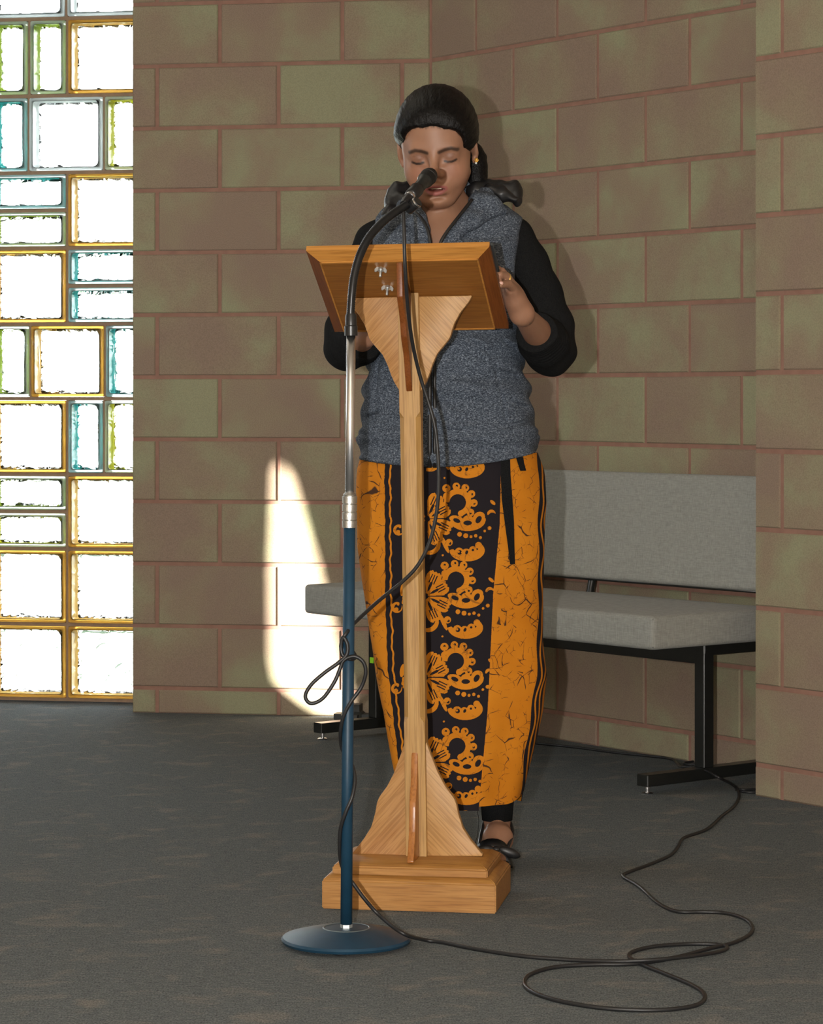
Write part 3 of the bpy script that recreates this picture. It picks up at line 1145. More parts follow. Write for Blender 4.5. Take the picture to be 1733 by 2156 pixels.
# clip and swivel below the microphone
swv = lathe('clip_swivel', [(0, -0.012), (0.0085, -0.012), (0.0095, -0.009), (0.0095, 0.006), (0.0080, 0.008), (0.0080, 0.011), (0.0092, 0.012), (0.0092, 0.015), (0, 0.015)], BLACK_PLASTIC, ms, n=28,
            M=Matrix.Translation(P(868, 434, 4.705) - SB) @ (Vector((0.62, -0.35, 0.5)).to_track_quat('Z', 'Y').to_matrix().to_4x4()))
lathe('swivel_ring', [(0.0093, 0.0095), (0.0103, 0.0100), (0.0103, 0.0125), (0.0093, 0.0130)], CHROME, ms, n=28,
      M=Matrix.Translation(P(868, 434, 4.705) - SB) @ (Vector((0.62, -0.35, 0.5)).to_track_quat('Z', 'Y').to_matrix().to_4x4()))
cpts = [m0 + ax * 0.036 + Vector((0, 0, -0.013)), m0 + ax * 0.052 + Vector((0.003, 0, -0.014))]
clip = tube('mic_clip', [p - SB for p in [m0 + ax * 0.030 , m0 + ax * 0.034, m0 + ax * 0.060, m0 + ax * 0.064]], 0.012, BLACK_PLASTIC, ms, n=20,
            radii=[0.0100, 0.0122, 0.0128, 0.0112])

# ================================================================== bench
E = Vector((-math.cos(math.radians(51.2)), math.sin(math.radians(51.2)), 0))
NB = Vector((-E.y, E.x, 0))       # towards the room
byaw = math.atan2(-E.y, -E.x)     # local +x along the bench to the right end, local -y towards the room
F1 = G(1360, 1672)
F2 = G(682, 1557)
bo = (F1 + F2) / 2
bench = empty('bench', (bo.x, bo.y, 0), byaw)
tag(bench, 'low grey upholstered bench with padded back and black steel legs along the block wall', 'bench')
HALF = (F1 - F2).length / 2
SX0, SX1 = -HALF - 0.012, HALF + 0.077
SY0, SY1 = -0.056, 0.375       # front, rear
SZ0, SZ1 = 0.350, 0.430


def cushion(name, x0, x1, y0, y1, z0, z1, r, crown, mat, tiltM=None):
    """padded box, edges softly rounded, top slightly crowned"""
    bm = bmesh.new()
    add_box(bm, ((x0 + x1) / 2, (y0 + y1) / 2, (z0 + z1) / 2), (x1 - x0, y1 - y0, z1 - z0))
    bmesh.ops.bevel(bm, geom=list(bm.edges), offset=r, segments=4, affect='EDGES', profile=0.62)
    if tiltM is not None:
        bmesh.ops.transform(bm, matrix=tiltM, verts=bm.verts)
    return bm_obj(name, bm, mat, bench, smooth=True)


cushion('seat', SX0, SX1, SY0, SY1, SZ0, SZ1, 0.015, 0.0, BENCH_FABRIC)
seam = tube('seam', [(SX1 - 0.0045, SY0 + 0.0045, SZ0 + 0.006), (SX1 - 0.0042, SY0 + 0.0042, (SZ0 + SZ1) / 2), (SX1 - 0.0045, SY0 + 0.0045, SZ1 - 0.006)], 0.0012, plain('dark_thread', srgb(95, 95, 92), 0.9), bench)
tb = Matrix.Translation((0, 0.36, 0.466)) @ Matrix.Rotation(math.radians(-7), 4, 'X')
cushion('backrest', SX0 + 0.01, SX1 - 0.01, 0.0, 0.055, 0.0, 0.285, 0.014, 0.0, BENCH_FABRIC, tb)
piping = tube('bottom_trim', [(SX0 + 0.02, 0.372, 0.464), (SX1 - 0.02, 0.372, 0.464)], 0.004, BLACK_METAL, bench)
for sx in (-1, 1):
    x = sx * HALF
    box_obj('foot_bar', (x, 0.21, 0.0335), (0.038, 0.455, 0.028), BLACK_METAL, bench, bevel=0.002)
    box_obj('leg', (x, 0.190, 0.186), (0.034, 0.034, 0.278), BLACK_METAL, bench, bevel=0.002)
    box_obj('seat_bearer', (x, 0.275, 0.334), (0.034, 0.20, 0.030), BLACK_METAL, bench, bevel=0.002)
    for yy in (0.0, 0.40):
        lathe('levelling_foot', [(0, 0.0), (0.014, 0.0), (0.0145, 0.002), (0.012, 0.004), (0.005, 0.005), (0.005, 0.012), (0.007, 0.013), (0.007, 0.0195), (0, 0.0195)], CHROME, bench, n=20,
              M=Matrix.Translation((x, yy, 0)))
box_obj('rail', (0, 0.190, 0.324), (2 * HALF + 0.033, 0.0335, 0.052), BLACK_METAL, bench, bevel=0.002)
for x in (-HALF * 0.62, HALF * 0.05):
    tube('back_support', [(x, 0.33, 0.335), (x, 0.365, 0.38), (x, 0.388, 0.47), (x, 0.410, 0.62)], 0.011, BLACK_METAL, bench, n=14)
st = box_obj('sticker', (-HALF, 0.1723, 0.208), (0.016, 0.0012, 0.016), GREEN_TAPE, bench)

# dark plastic box on the floor behind the bench's far leg
bxp = G(742, 1519)
bm = bmesh.new()
add_box(bm, (0, 0, 0.022), (0.105, 0.10, 0.044))
bmesh.ops.bevel(bm, geom=[e for e in bm.edges if max(v.co.z for v in e.verts) > 0.03], offset=0.028, segments=5, affect='EDGES')
fb = bm_obj('floor_box', bm, plain('dark_grey_plastic', srgb(48, 50, 48), 0.5), None, auto=40)
fb.location = (bxp.x, bxp.y + 0.06, 0.0005)
fb.rotation_euler = (0, 0, math.radians(-12))
tag(fb, 'small dark plastic floor box behind the far leg of the grey bench', 'box')
for dx in (-0.012, 0.01):
    lathe('socket_dot', [(0, 0.0442), (0.004, 0.0448), (0.005, 0.0440)], BLACK_PLASTIC, fb, n=14, M=Matrix.Translation((dx, -0.015, 0)))

# ================================================================== implicit-surface modelling for the figure
class Field:
    """an ordered list of soft unions / cuts of simple solids, turned into one mesh by surface nets"""

    def __init__(self):
        self.ops = []

    def add(self, mode, fn, lo, hi, k):
        self.ops.append((mode, fn, np.array(lo, float), np.array(hi, float), k))

    def cone(self, a, b, ra, rb=None, k=0.01, mode='u'):
        a, b = np.array(a, float), np.array(b, float)
        rb = ra if rb is None else rb
        ba = b - a
        L2 = max(1e-12, float(ba @ ba))

        def fn(p):
            t = np.clip((p - a) @ ba / L2, 0, 1)
            d = p - a - t[:, None] * ba
            return np.sqrt((d * d).sum(1)) - (ra + (rb - ra) * t)
        r = max(ra, rb)
        self.add(mode, fn, np.minimum(a, b) - r, np.maximum(a, b) + r, k)

    def chain(self, pts, radii, k=0.01, mode='u'):
        for i in range(len(pts) - 1):
            self.cone(pts[i], pts[i + 1], radii[i], radii[i + 1], k, mode)

    def ell(self, c, r, k=0.01, mode='u', rot=None, xf=None):
        c, r = np.array(c, float), np.array(r, float)
        Rm = np.array(rot) if rot is not None else None

        def fn(p):
            q = p - c
            if Rm is not None:
                q = q @ Rm
            k0 = np.sqrt(((q / r) ** 2).sum(1))
            k1 = np.sqrt(((q / (r * r)) ** 2).sum(1)) + 1e-9
            return k0 * (k0 - 1) / k1
        m = r.max() if rot is not None else r
        self.add(mode, fn, c - m, c + m, k)

    def custom(self, fn, lo, hi, k=0.01, mode='u'):
        self.add(mode, fn, lo, hi, k)

    def evaluate(self, p, lo, hi):
        d = np.full(len(p), 1.0)
        first = True
        for mode, fn, l, h, k in self.ops:
            e = k * 1.5 + 0.02
            if mode == 'i' or not ((l - e > hi).any() or (h + e < lo).any()):
                g = fn(p)
                if mode == 'u':
                    if k > 0:
                        t = np.clip(0.5 + 0.5 * (d - g) / k, 0, 1)
                        d = d + (g - d) * t - k * t * (1 - t)
                    else:
                        d = np.minimum(d, g)
                else:
                    if mode == 's':
                        g = -g
                    if k > 0:
                        t = np.clip(0.5 - 0.5 * (d - g) / k, 0, 1)
                        d = d + (g - d) * t + k * t * (1 - t)
                    else:
                        d = np.maximum(d, g)
        return d

    def bounds(self):
        L = np.min([o[2] for o in self.ops if o[0] == 'u'], 0)
        H = np.max([o[3] for o in self.ops if o[0] == 'u'], 0)
        return L - 0.02, H + 0.02

    def grid(self, h, lo=None, hi=None, B=16):
        if lo is None:
            lo, hi = self.bounds()
        n = np.ceil((hi - lo) / h).astype(int) + 1
        n = ((n + B - 1) // B) * B
        Gd = np.full(n, 1.0, np.float32)
        ar = np.arange(B)
        I = np.stack(np.meshgrid(ar, ar, ar, indexing='ij'), -1).reshape(-1, 3)
        half = B * h / 2
        rad = half * 1.74
        for i in range(0, n[0], B):
            for j in range(0, n[1], B):
                for k in range(0, n[2], B):
                    bl = lo + np.array([i, j, k]) * h
                    bh = bl + B * h
                    if not any(m == 'u' and not ((l - 0.02 > bh).any() or (u + 0.02 < bl).any()) for m, _, l, u, _ in self.ops):
                        continue
                    c = ((bl + bh) / 2)[None]
                    dc = self.evaluate(c, bl, bh)[0]
                    if abs(dc) > rad * 2.2 + 0.01:
                        Gd[i:i + B, j:j + B, k:k + B] = np.sign(dc)
                        continue
                    p = bl + I * h
                    Gd[i:i + B, j:j + B, k:k + B] = self.evaluate(p, bl, bh).reshape(B, B, B)
        return Gd, lo

    def mesh(self, h, lo=None, hi=None):
        Gd, lo = self.grid(h, lo, hi)
        return surface_nets(Gd, lo, h)


def surface_nets(Gd, lo, h):
    s = (Gd < 0)
    cnt = np.zeros(np.array(s.shape) - 1, np.int8)
    for a in (0, 1):
        for b in (0, 1):
            for c in (0, 1):
                cnt += s[a:s.shape[0] - 1 + a, b:s.shape[1] - 1 + b, c:s.shape[2] - 1 + c]
    idx = np.argwhere((cnt > 0) & (cnt < 8))
    vid = np.full(cnt.shape, -1, np.int32)
    vid[idx[:, 0], idx[:, 1], idx[:, 2]] = np.arange(len(idx))
    acc = np.zeros((len(idx), 3)); num = np.zeros(len(idx))
    corners = [(a, b, c) for a in (0, 1) for b in (0, 1) for c in (0, 1)]
    for ca in corners:
        for ax_ in range(3):
            if ca[ax_] == 0:
                cb = list(ca); cb[ax_] = 1
                va = Gd[idx[:, 0] + ca[0], idx[:, 1] + ca[1], idx[:, 2] + ca[2]].astype(float)
                vb = Gd[idx[:, 0] + cb[0], idx[:, 1] + cb[1], idx[:, 2] + cb[2]].astype(float)
                m = (va < 0) != (vb < 0)
                t = np.where(m, va / np.where(m, va - vb, 1), 0)
                pt = np.array(ca, float)[None] + t[:, None] * (np.array(cb) - np.array(ca))[None]
                acc += np.where(m[:, None], pt, 0); num += m
    V = lo + (idx + acc / np.maximum(num, 1)[:, None]) * h
    Fs = []
    for ax_ in range(3):
        o1, o2 = (ax_ + 1) % 3, (ax_ + 2) % 3
        sl0 = [slice(1, -1)] * 3; sl1 = [slice(1, -1)] * 3
        sl0[ax_] = slice(0, -1); sl1[ax_] = slice(1, None)
        A, Bq = s[tuple(sl0)], s[tuple(sl1)]
        e = np.argwhere(A != Bq)
        if not len(e):
            continue
        flip = A[e[:, 0], e[:, 1], e[:, 2]]
        base = e.copy()
        base[:, o1] += 1; base[:, o2] += 1
        q = []
        for d1, d2 in ((-1, -1), (0, -1), (0, 0), (-1, 0)):
            c = base.copy()
            c[:, o1] += d1; c[:, o2] += d2
            q.append(vid[c[:, 0], c[:, 1], c[:, 2]])
        q = np.stack(q, 1)
        q[~flip] = q[~flip][:, ::-1]
        Fs.append(q)
    F = np.concatenate(Fs)
    F = F[(F >= 0).all(1)]
    return V, F


def np_mesh(name, V, F, mat, parent=None, smooth=True):
    me = bpy.data.meshes.new(name)
    V = np.asarray(V, np.float32)
    F = np.asarray(F, np.int32)
    k = F.shape[1]
    me.vertices.add(len(V)); me.loops.add(F.size); me.polygons.add(len(F))
    me.vertices.foreach_set('co', V.ravel())
    me.loops.foreach_set('vertex_index', F.ravel())
    me.polygons.foreach_set('loop_start', np.arange(0, F.size, k, dtype=np.int32))
    me.polygons.foreach_set('loop_total', np.full(len(F), k, np.int32))
    me.update(calc_edges=True)
    me.validate()
    me.polygons.foreach_set('use_smooth', np.ones(len(me.polygons), bool))
    me.materials.append(mat)
    o = bpy.data.objects.new(name, me)
    col.objects.link(o)
    if parent:
        o.parent = parent
    return o


def paint(o, name, rgb):
    a = o.data.attributes.new(name, 'FLOAT_COLOR', 'POINT')
    c = np.ones((len(o.data.vertices), 4), np.float32)
    c[:, :3] = rgb
    a.data.foreach_set('color', c.ravel())


# ================================================================== the person
PY = 5.45
PERSON = Vector(((944 - CX) * PY / FPX, PY, 0))
PS = FPX / PY


def LX(px, y=0.0): return (px - CX) * (PY + y) / FPX - PERSON.x
def LZ(py, y=0.0): return CAMZ + (HY - py) * (PY + y) / FPX
def L3(px, py, y=0.0): return np.array((LX(px, y), y, LZ(py, y)))


# head frame: x to the viewer's right, -y forward, z up
HEAD_C = L3(922, 322, -0.030)
HM = Matrix.Translation(Vector(HEAD_C)) @ Matrix.Rotation(math.radians(-7.0), 4, 'Z') @ Matrix.Rotation(math.radians(-3.0), 4, 'Y') @ Matrix.Rotation(math.radians(17.0), 4, 'X')
HMr = np.array(HM.to_3x3())
HMt = np.array(HM.translation)


def to_head(p):
    return (p - HMt) @ HMr


def from_head(q):
    return np.asarray(q) @ HMr.T + HMt


HS = 1.0


def H(x, f, z):       # head point with f = forward
    return np.array((x * HS, -f * HS, z * HS))


head = Field()
head.ell(H(0, -0.012, 0.040), (0.0715, 0.090, 0.080), 0.0)
head.ell(H(0, 0.034, 0.045), (0.0590, 0.045, 0.050), 0.03)         # forehead
head.ell(H(0, 0.026, -0.014), (0.0630, 0.054, 0.066), 0.03)        # mid face
head.ell(H(0, 0.040, -0.062), (0.0390, 0.042, 0.032), 0.025)        # jaw
head.ell(H(0, 0.070, -0.0815), (0.0175, 0.014, 0.014), 0.018)       # chin
for s in (-1, 1):
    head.ell(H(s * 0.034, 0.050, -0.028), (0.027, 0.028, 0.030), 0.025)
    head.cone(H(s * 0.051, 0.005, -0.042), H(s * 0.022, 0.056, -0.079), 0.012, 0.013, 0.018)
head.cone(H(-0.034, 0.071, 0.020), H(0.034, 0.071, 0.020), 0.0105, None, 0.022)
for s in (-1, 1):
    head.ell(H(s * 0.0305, 0.094, 0.0070), (0.0185, 0.015, 0.0115), 0.014, 's')
    head.ell(H(s * 0.0308, 0.0690, 0.0065), (0.0155, 0.0140, 0.0125), 0.007)       # closed upper lid over the eyeball
    head.cone(H(s * 0.019, 0.078, -0.0052), H(s * 0.042, 0.072, -0.0045), 0.0038, 0.003, 0.008)
head.cone(H(0, 0.080, 0.0180), H(0, 0.1015, -0.0180), 0.0062, 0.0092, 0.014)
head.ell(H(0, 0.1030, -0.0185), (0.0115, 0.0115, 0.0098), 0.008)
for s in (-1, 1):
    head.ell(H(s * 0.0135, 0.0925, -0.0245), (0.0090, 0.0100, 0.0080), 0.006)
    head.ell(H(s * 0.0068, 0.1005, -0.0325), (0.0038, 0.0050, 0.0030), 0.003, 's')
head.ell(H(0, 0.068, -0.0520), (0.0300, 0.024, 0.022), 0.016)
UL = [H(-0.0200, 0.0800, -0.0530), H(-0.0095, 0.0890, -0.0490), H(-0.004, 0.0920, -0.0470), H(0, 0.0918, -0.0480), H(0.004, 0.0920, -0.0470), H(0.0095, 0.0890, -0.0490), H(0.0200, 0.0800, -0.0530)]
head.chain(UL, [0.0025, 0.0046, 0.0052, 0.0048, 0.0052, 0.0046, 0.0025], 0.005)
LL = [H(-0.0190, 0.0795, -0.0565), H(-0.0095, 0.0865, -0.0630), H(0, 0.0890, -0.0645), H(0.0095, 0.0865, -0.0630), H(0.0190, 0.0795, -0.0565)]
head.chain(LL, [0.0028, 0.0058, 0.0068, 0.0058, 0.0028], 0.006)
head.ell(H(0, 0.092, -0.0555), (0.0150, 0.016, 0.0034), 0.003, 's')
head.ell(H(0, 0.085, -0.0740), (0.018, 0.008, 0.0040), 0.010, 's')
skull = Field()
skull.ops = list(head.ops)
for s in (-1, 1):
    rotm = np.array(Matrix.Rotation(s * 0.35, 3, 'Z') @ Matrix.Rotation(0.12, 3, 'X'))
    head.ell(H(s * 0.0745, -0.010, 0.008), (0.0075, 0.0175, 0.0300), 0.006, 'u', rotm)
    head.ell(H(s * 0.0825, -0.005, 0.014), (0.0050, 0.0095, 0.0165), 0.004, 's', rotm)
    head.ell(H(s * 0.0725, -0.003, -0.0190), (0.0050, 0.0075, 0.0080), 0.006)

body = Field()


def head_fn(p):
    q = to_head(p)
    return head.evaluate(q, q.min(0), q.max(0))


body.custom(head_fn, HMt - 0.135, HMt + 0.145, 0.0)
# neck and trunk
nk0 = from_head(H(0, -0.020, -0.055))
body.cone(nk0, L3(930, 470, 0.035), 0.043, 0.048, 0.012)
body.cone(from_head(H(0, -0.010, -0.075)), L3(930, 490, -0.005), 0.026, 0.036, 0.012)
body.ell((-0.012, 0.012, 1.215), (0.128, 0.090, 0.115), 0.05)
body.ell((-0.010, 0.005, 1.05), (0.118, 0.088, 0.16), 0.05)
body.ell((0.0, 0.01, 0.86), (0.150, 0.098, 0.13), 0.05)
for s in (-1, 1):
    body.cone((s * 0.02 - 0.013, 0.03, 1.335), (s * 0.130 - 0.008, 0.02, 1.270), 0.026, 0.024, 0.03)
    # legs
    body.chain([(s * 0.078, 0.01, 0.84), (s * 0.078, -0.005, 0.47), (s * 0.082 + 0.017, 0.02, 0.30), (s * 0.082 + 0.018, 0.02, 0.105)], [0.082, 0.055, 0.048, 0.0265], 0.02)
    # feet
    fx = s * 0.082 + 0.018
    body.cone((fx, 0.035, 0.038), (fx, 0.02, 0.105), 0.027, 0.027, 0.02)
    body.chain([(fx, 0.035, 0.038), (fx, -0.02, 0.050), (fx - 0.012, -0.085, 0.030), (fx - 0.020, -0.130, 0.026)], [0.025, 0.027, 0.018, 0.014], 0.02)
    body.cone((fx - 0.040, -0.125, 0.025), (fx + 0.004, -0.120, 0.024), 0.011, 0.0095, 0.02)
    for i in range(5):
        tx = fx - 0.020 - s * 0.026 + s * i * 0.0125
        body.chain([(tx, -0.13, 0.027), (tx - 0.004, -0.168 + i * 0.007, 0.026)], [0.0095 - i * 0.0006, (0.0105 if i == 0 else 0.0078)], 0.004)

# arms: shoulder, elbow, wrist
SH = {1: np.array((0.132, 0.018, 1.262)), -1: np.array((-0.150, 0.018, 1.262))}
EL = {1: np.array((0.208, -0.040, 1.040)), -1: np.array((-0.205, -0.01, 1.045))}
WR = {1: L3(1099, 660, -0.305), -1: L3(771, 712, -0.235)}
for s in (1, -1):
    body.chain([SH[s], (SH[s] + EL[s]) / 2 + np.array((s * 0.012, 0, 0)), EL[s]], [0.040, 0.034, 0.032], 0.02)
    body.chain([EL[s], EL[s] * 0.6 + WR[s] * 0.4, WR[s]], [0.034, 0.031, 0.0190], 0.015)


def unit(v):
    v = np.array(v, float)
    return v / np.linalg.norm(v)


FINGER_TIPS = []


def hand(w, d, nrm, side, curl, spread, thumb, size=1.0):
    """palm and five fingers. d: wrist to knuckles, nrm: out of the back of the hand, side: +1 puts the thumb on +across"""
    d = unit(d); nrm = unit(nrm - d * (nrm @ d)); a = np.cross(d, nrm) * side      # towards the thumb
    K = lambda x, y, z=0.0: w + (a * x + d * y + nrm * z) * size
    for off, ln, r in ((0.027, 0.076, 0.0115), (0.010, 0.079, 0.0120), (-0.008, 0.075, 0.0115), (-0.024, 0.067, 0.0105)):
        body.cone(K(off * 0.45, 0.006), K(off, ln), 0.0150 * size, r * size * 0.88, 0.006)
    body.cone(K(0.012, 0.015, -0.007), K(0.026, 0.045, -0.010), 0.014 * size, 0.013 * size, 0.012)     # ball of the thumb
    lens = [(0.041, 0.024, 0.019), (0.046, 0.028, 0.020), (0.042, 0.026, 0.020), (0.033, 0.019, 0.018)]
    offs, base = (0.027, 0.010, -0.008, -0.024), (0.078, 0.081, 0.077, 0.068)
    rads = [(0.0092, 0.0080, 0.0072, 0.0062), (0.0094, 0.0082, 0.0074, 0.0064), (0.0090, 0.0078, 0.0070, 0.0061), (0.0080, 0.0070, 0.0063, 0.0055)]
    for i in range(4):
        p = K(offs[i], base[i], 0.002)
        ang = 0.0
        pts = [p]
        for j in range(3):
            ang += math.radians(curl[i][j])
            dirv = d * math.cos(ang) - nrm * math.sin(ang) + a * spread[i] * (1 if j == 0 else 0.5)
            p = p + unit(dirv) * lens[i][j] * size
            pts.append(p)
        body.chain(pts, [r * size * 0.93 for r in rads[i]], 0.0012)
        FINGER_TIPS.append((pts, rads[i]))
    tp = [K(0.020, 0.022, -0.008)]
    for (x, y, z) in thumb:
        tp.append(K(x, y, z))
    body.chain(tp, [0.0125 * size, 0.0105 * size, 0.0092 * size, 0.0072 * size][:len(tp)], 0.006)
    FINGER_TIPS.append((tp, (0, 0, 0, 0.0072)))
    return K


# her left hand holds the right-hand edge of the board, little finger nearest
PK = lambda px, py, y: L3(px, py, y)
body.chain([WR[1], PK(1086, 636, -0.325), PK(1078, 611, -0.350)], [0.0165, 0.0148, 0.0112], 0.016)
body.chain([WR[1], PK(1083, 626, -0.315), PK(1073, 598, -0.338)], [0.0165, 0.0150, 0.0112], 0.016)
body.chain([WR[1], PK(1078, 618, -0.303), PK(1066, 586, -0.318)], [0.0165, 0.0150, 0.0112], 0.016)
LF = [([PK(1079, 605, -0.356), PK(1070, 598, -0.378), PK(1060, 599, -0.396), PK(1053, 600, -0.410)], (0.0090, 0.0082, 0.0074, 0.0062)),
      ([PK(1074, 594, -0.346), PK(1064, 582, -0.372), PK(1052, 579, -0.390), PK(1043, 600, -0.385)], (0.0096, 0.0088, 0.0078, 0.0066)),
      ([PK(1068, 588, -0.330), PK(1056, 573, -0.356), PK(1044, 581, -0.372), PK(1035, 611, -0.367)], (0.0098, 0.0090, 0.0080, 0.0068)),
      ([PK(1062, 582, -0.312), PK(1048, 569, -0.336), PK(1036, 589, -0.352), PK(1029, 620, -0.347)], (0.0096, 0.0088, 0.0078, 0.0066))]
for pts, rr in LF:
    body.chain(pts, rr, 0.0010)
    FINGER_TIPS.append((pts, rr))
body.chain([PK(1084, 626, -0.296), PK(1066, 606, -0.290), PK(1050, 594, -0.300), PK(1038, 586, -0.310)], [0.0135, 0.0112, 0.0098, 0.0076], 0.006)
# her right hand behind the board on the other side
hand(WR[-1], np.array((0.20, -0.55, 0.72)), np.array((-0.55, -0.75, 0.1)), -1,
     [(24, 40, 30), (26, 42, 30), (28, 44, 30), (32, 44, 30)], (0.06, 0.0, -0.05, -0.12), [(0.036, 0.046, -0.020), (0.042, 0.068, -0.034), (0.040, 0.086, -0.044)], 0.92)

Vb, Fb_ = body.mesh(0.0022)
# a finer head on the same skin: refine by projecting onto the field after one subdivision is not needed at 3 mm elsewhere


def hairline(x, z):
    """below 1 on the open forehead, above 1 under the hair"""
    g = np.sqrt((x / 0.0590) ** 2 + ((z + 0.018) / 0.0885) ** 2)
    g = np.minimum(g, np.sqrt(((x + 0.025) / 0.0335) ** 2 + ((z - 0.034) / 0.0345) ** 2))
    return np.minimum(g, np.sqrt(((x - 0.026) / 0.0320) ** 2 + ((z - 0.028) / 0.0345) ** 2))


def skin_tone(p):
    base = np.array(srgb(152, 113, 90)[:3])
    c = np.tile(base, (len(p), 1))
    q = to_head(p)
    x, f, z = q[:, 0], -q[:, 1], q[:, 2]
    inh = (np.abs(x) < 0.1) & (f > 0.0) & (z > -0.125) & (z < 0.14)

    def blend(mask, colr, amt=1.0):
        m = np.clip(mask, 0, 1)[:, None] * amt
        return c * (1 - m) + np.array(colr) * m

    def seg(pts, r, soft):
        d = np.full(len(p), 9.0)
        for a, b in zip(pts[:-1], pts[1:]):
            a, b = np.array(a), np.array(b)
            ba = b - a
            t = np.clip(((x - a[0]) * ba[0] + (z - a[1]) * ba[1]) / (ba @ ba), 0, 1)
            dx, dz = x - a[0] - t * ba[0], z - a[1] - t * ba[1]
            rr = a[2] + (b[2] - a[2]) * t if len(a) > 2 else r
            d = np.minimum(d, np.sqrt(dx * dx + dz * dz) - rr)
        return np.where(inh & (f > 0.045), np.clip(0.5 - d / soft, 0, 1), 0)

    # warmer cheeks and nose, slightly darker round the eyes
    for s in (-1, 1):
        ck = np.exp(-(((x - s * 0.036) / 0.020) ** 2 + ((z + 0.024) / 0.018) ** 2)) * inh * (f > 0.04)
        c = blend(ck, srgb(160, 108, 88)[:3], 0.5)
        lid = np.exp(-(((x - s * 0.031) / 0.017) ** 2 + ((z - 0.009) / 0.011) ** 2)) * inh * (f > 0.04)
        c = blend(lid, srgb(112, 78, 64)[:3], 0.6)
    beard = np.exp(-((x / 0.026) ** 2 + ((z + 0.054) / 0.016) ** 2)) * inh * (f > 0.05)
    c = blend(beard, srgb(140, 98, 80)[:3], 0.5)
    lips = seg([(-0.0195, -0.0540), (-0.0095, -0.0505), (-0.004, -0.0485), (0.004, -0.0485), (0.0095, -0.0505), (0.0195, -0.0540)], 0.0036, 0.002)
    lips = np.maximum(lips, seg([(-0.0185, -0.0558), (-0.0095, -0.0612), (0, -0.0630), (0.0095, -0.0612), (0.0185, -0.0558)], 0.0048, 0.002))
    c = blend(lips, srgb(146, 86, 82)[:3], 0.95)
    mouth = seg([(-0.017, -0.0558), (0.017, -0.0558)], 0.0016, 0.0016)
    c = blend(mouth, srgb(70, 30, 28)[:3], 0.9)
    for s in (-1, 1):
        brow = seg([(s * 0.0125, 0.0190), (s * 0.024, 0.0230), (s * 0.036, 0.0250), (s * 0.048, 0.0200)], 0.0036, 0.0030)
        c = blend(brow, srgb(34, 26, 22)[:3], 0.85)
        lash = seg([(s * 0.0215, -0.0006), (s * 0.027, -0.0027), (s * 0.035, -0.0030), (s * 0.0440, 0.0002)], 0.0024, 0.0018)
        c = blend(lash, srgb(26, 18, 16)[:3], 0.95)
        crease = seg([(s * 0.020, 0.0095), (s * 0.030, 0.0145), (s * 0.042, 0.0115)], 0.0006, 0.0018)
        c = blend(crease, srgb(96, 60, 46)[:3], 0.5)
    g0 = hairline(x, z)
    rag = 0.020 * np.sin(x * 520) + 0.014 * np.sin(x * 1100 + z * 300)
    root = np.clip((g0 + rag - 0.97) / 0.07, 0, 1) * inh * np.clip((z - 0.030 + 0.16 * x) / 0.006, 0, 1)
    c = blend(root, srgb(20, 15, 13)[:3], 0.97)
    # nails
    for pts, rr in FINGER_TIPS:
        pass
    return c


person = np_mesh('person', Vb, Fb_, SKIN)
paint(person, 'tone', skin_tone(Vb))
person.location = PERSON
tag(person, 'woman in grey hooded vest and orange batik skirt, reading at the oak lectern', 'person')

# ---------------------------------------------------------------- hair
hr = Field()


def hair_cap(q):
    """the scalp's own surface, raised by a thickness that runs out to nothing at the hairline"""
    d = skull.evaluate(q, q.min(0), q.max(0))
    x, f, z = q[:, 0], -q[:, 1], q[:, 2]
    u = np.clip((hairline(x, z) - 0.98) / 0.42, 0, 1)
    t1 = np.where(f > 0.0, 0.0135 * u ** 0.7 - 0.0030 * (1 - u) ** 6, 0.0135)
    zl = np.interp(f, [-0.09, -0.05, -0.02, 0.02, 0.06], [-0.075, -0.055, -0.020, 0.006, 0.026]) - 0.16 * x
    w = np.clip((z - zl) / 0.030, 0, 1)
    t2 = 0.0150 * w ** 0.8 - 0.0060 * (1 - w) ** 4
    return d - np.minimum(t1, t2)


hr.custom(hair_cap, (-0.10, -0.13, -0.10), (0.10, 0.13, 0.15), 0.0)
hr.ell(H(0, -0.032, 0.050), (0.0790, 0.082, 0.0835), 0.012)
hr.ell(H(0, -0.080, 0.0), (0.050, 0.042, 0.046), 0.03)
hr.ell(H(0.092, 0.006, -0.014), (0.034, 0.036, 0.040), 0.006, 's')
hr.ell(H(-0.094, 0.022, -0.040), (0.034, 0.040, 0.040), 0.006, 's')
Vh, Fh = hr.mesh(0.0025)
# fine combed grooves running back from the hairline
ang = np.arctan2(Vh[:, 0], Vh[:, 2] - 0.0)
gro = 0.00022 * np.sin(ang * 90 + 6 * np.sin(Vh[:, 1] * 30)) + 0.00035 * np.sin(ang * 41 + 2 * np.sin(Vh[:, 1] * 22 + 1))
Vh = Vh + gro[:, None] * (Vh / np.linalg.norm(Vh, axis=1)[:, None])
hair = np_mesh('hair', Vh, Fh, HAIR, person)
hair.matrix_basis = HM
pony = [from_head(H(0.000, -0.100, 0.015)), L3(992, 325, 0.075), L3(1001, 352, 0.072), L3(1003, 380, 0.066), L3(992, 410, 0.060)]
pt = Field()
pt.chain(pony, [0.026, 0.022, 0.021, 0.018, 0.010], 0.02)
pt.cone(L3(1000, 322, 0.06), L3(1021, 330, 0.075), 0.008, 0.003, 0.01)
Vp, Fp = pt.mesh(0.003)
np_mesh('ponytail', Vp, Fp, HAIR, person)
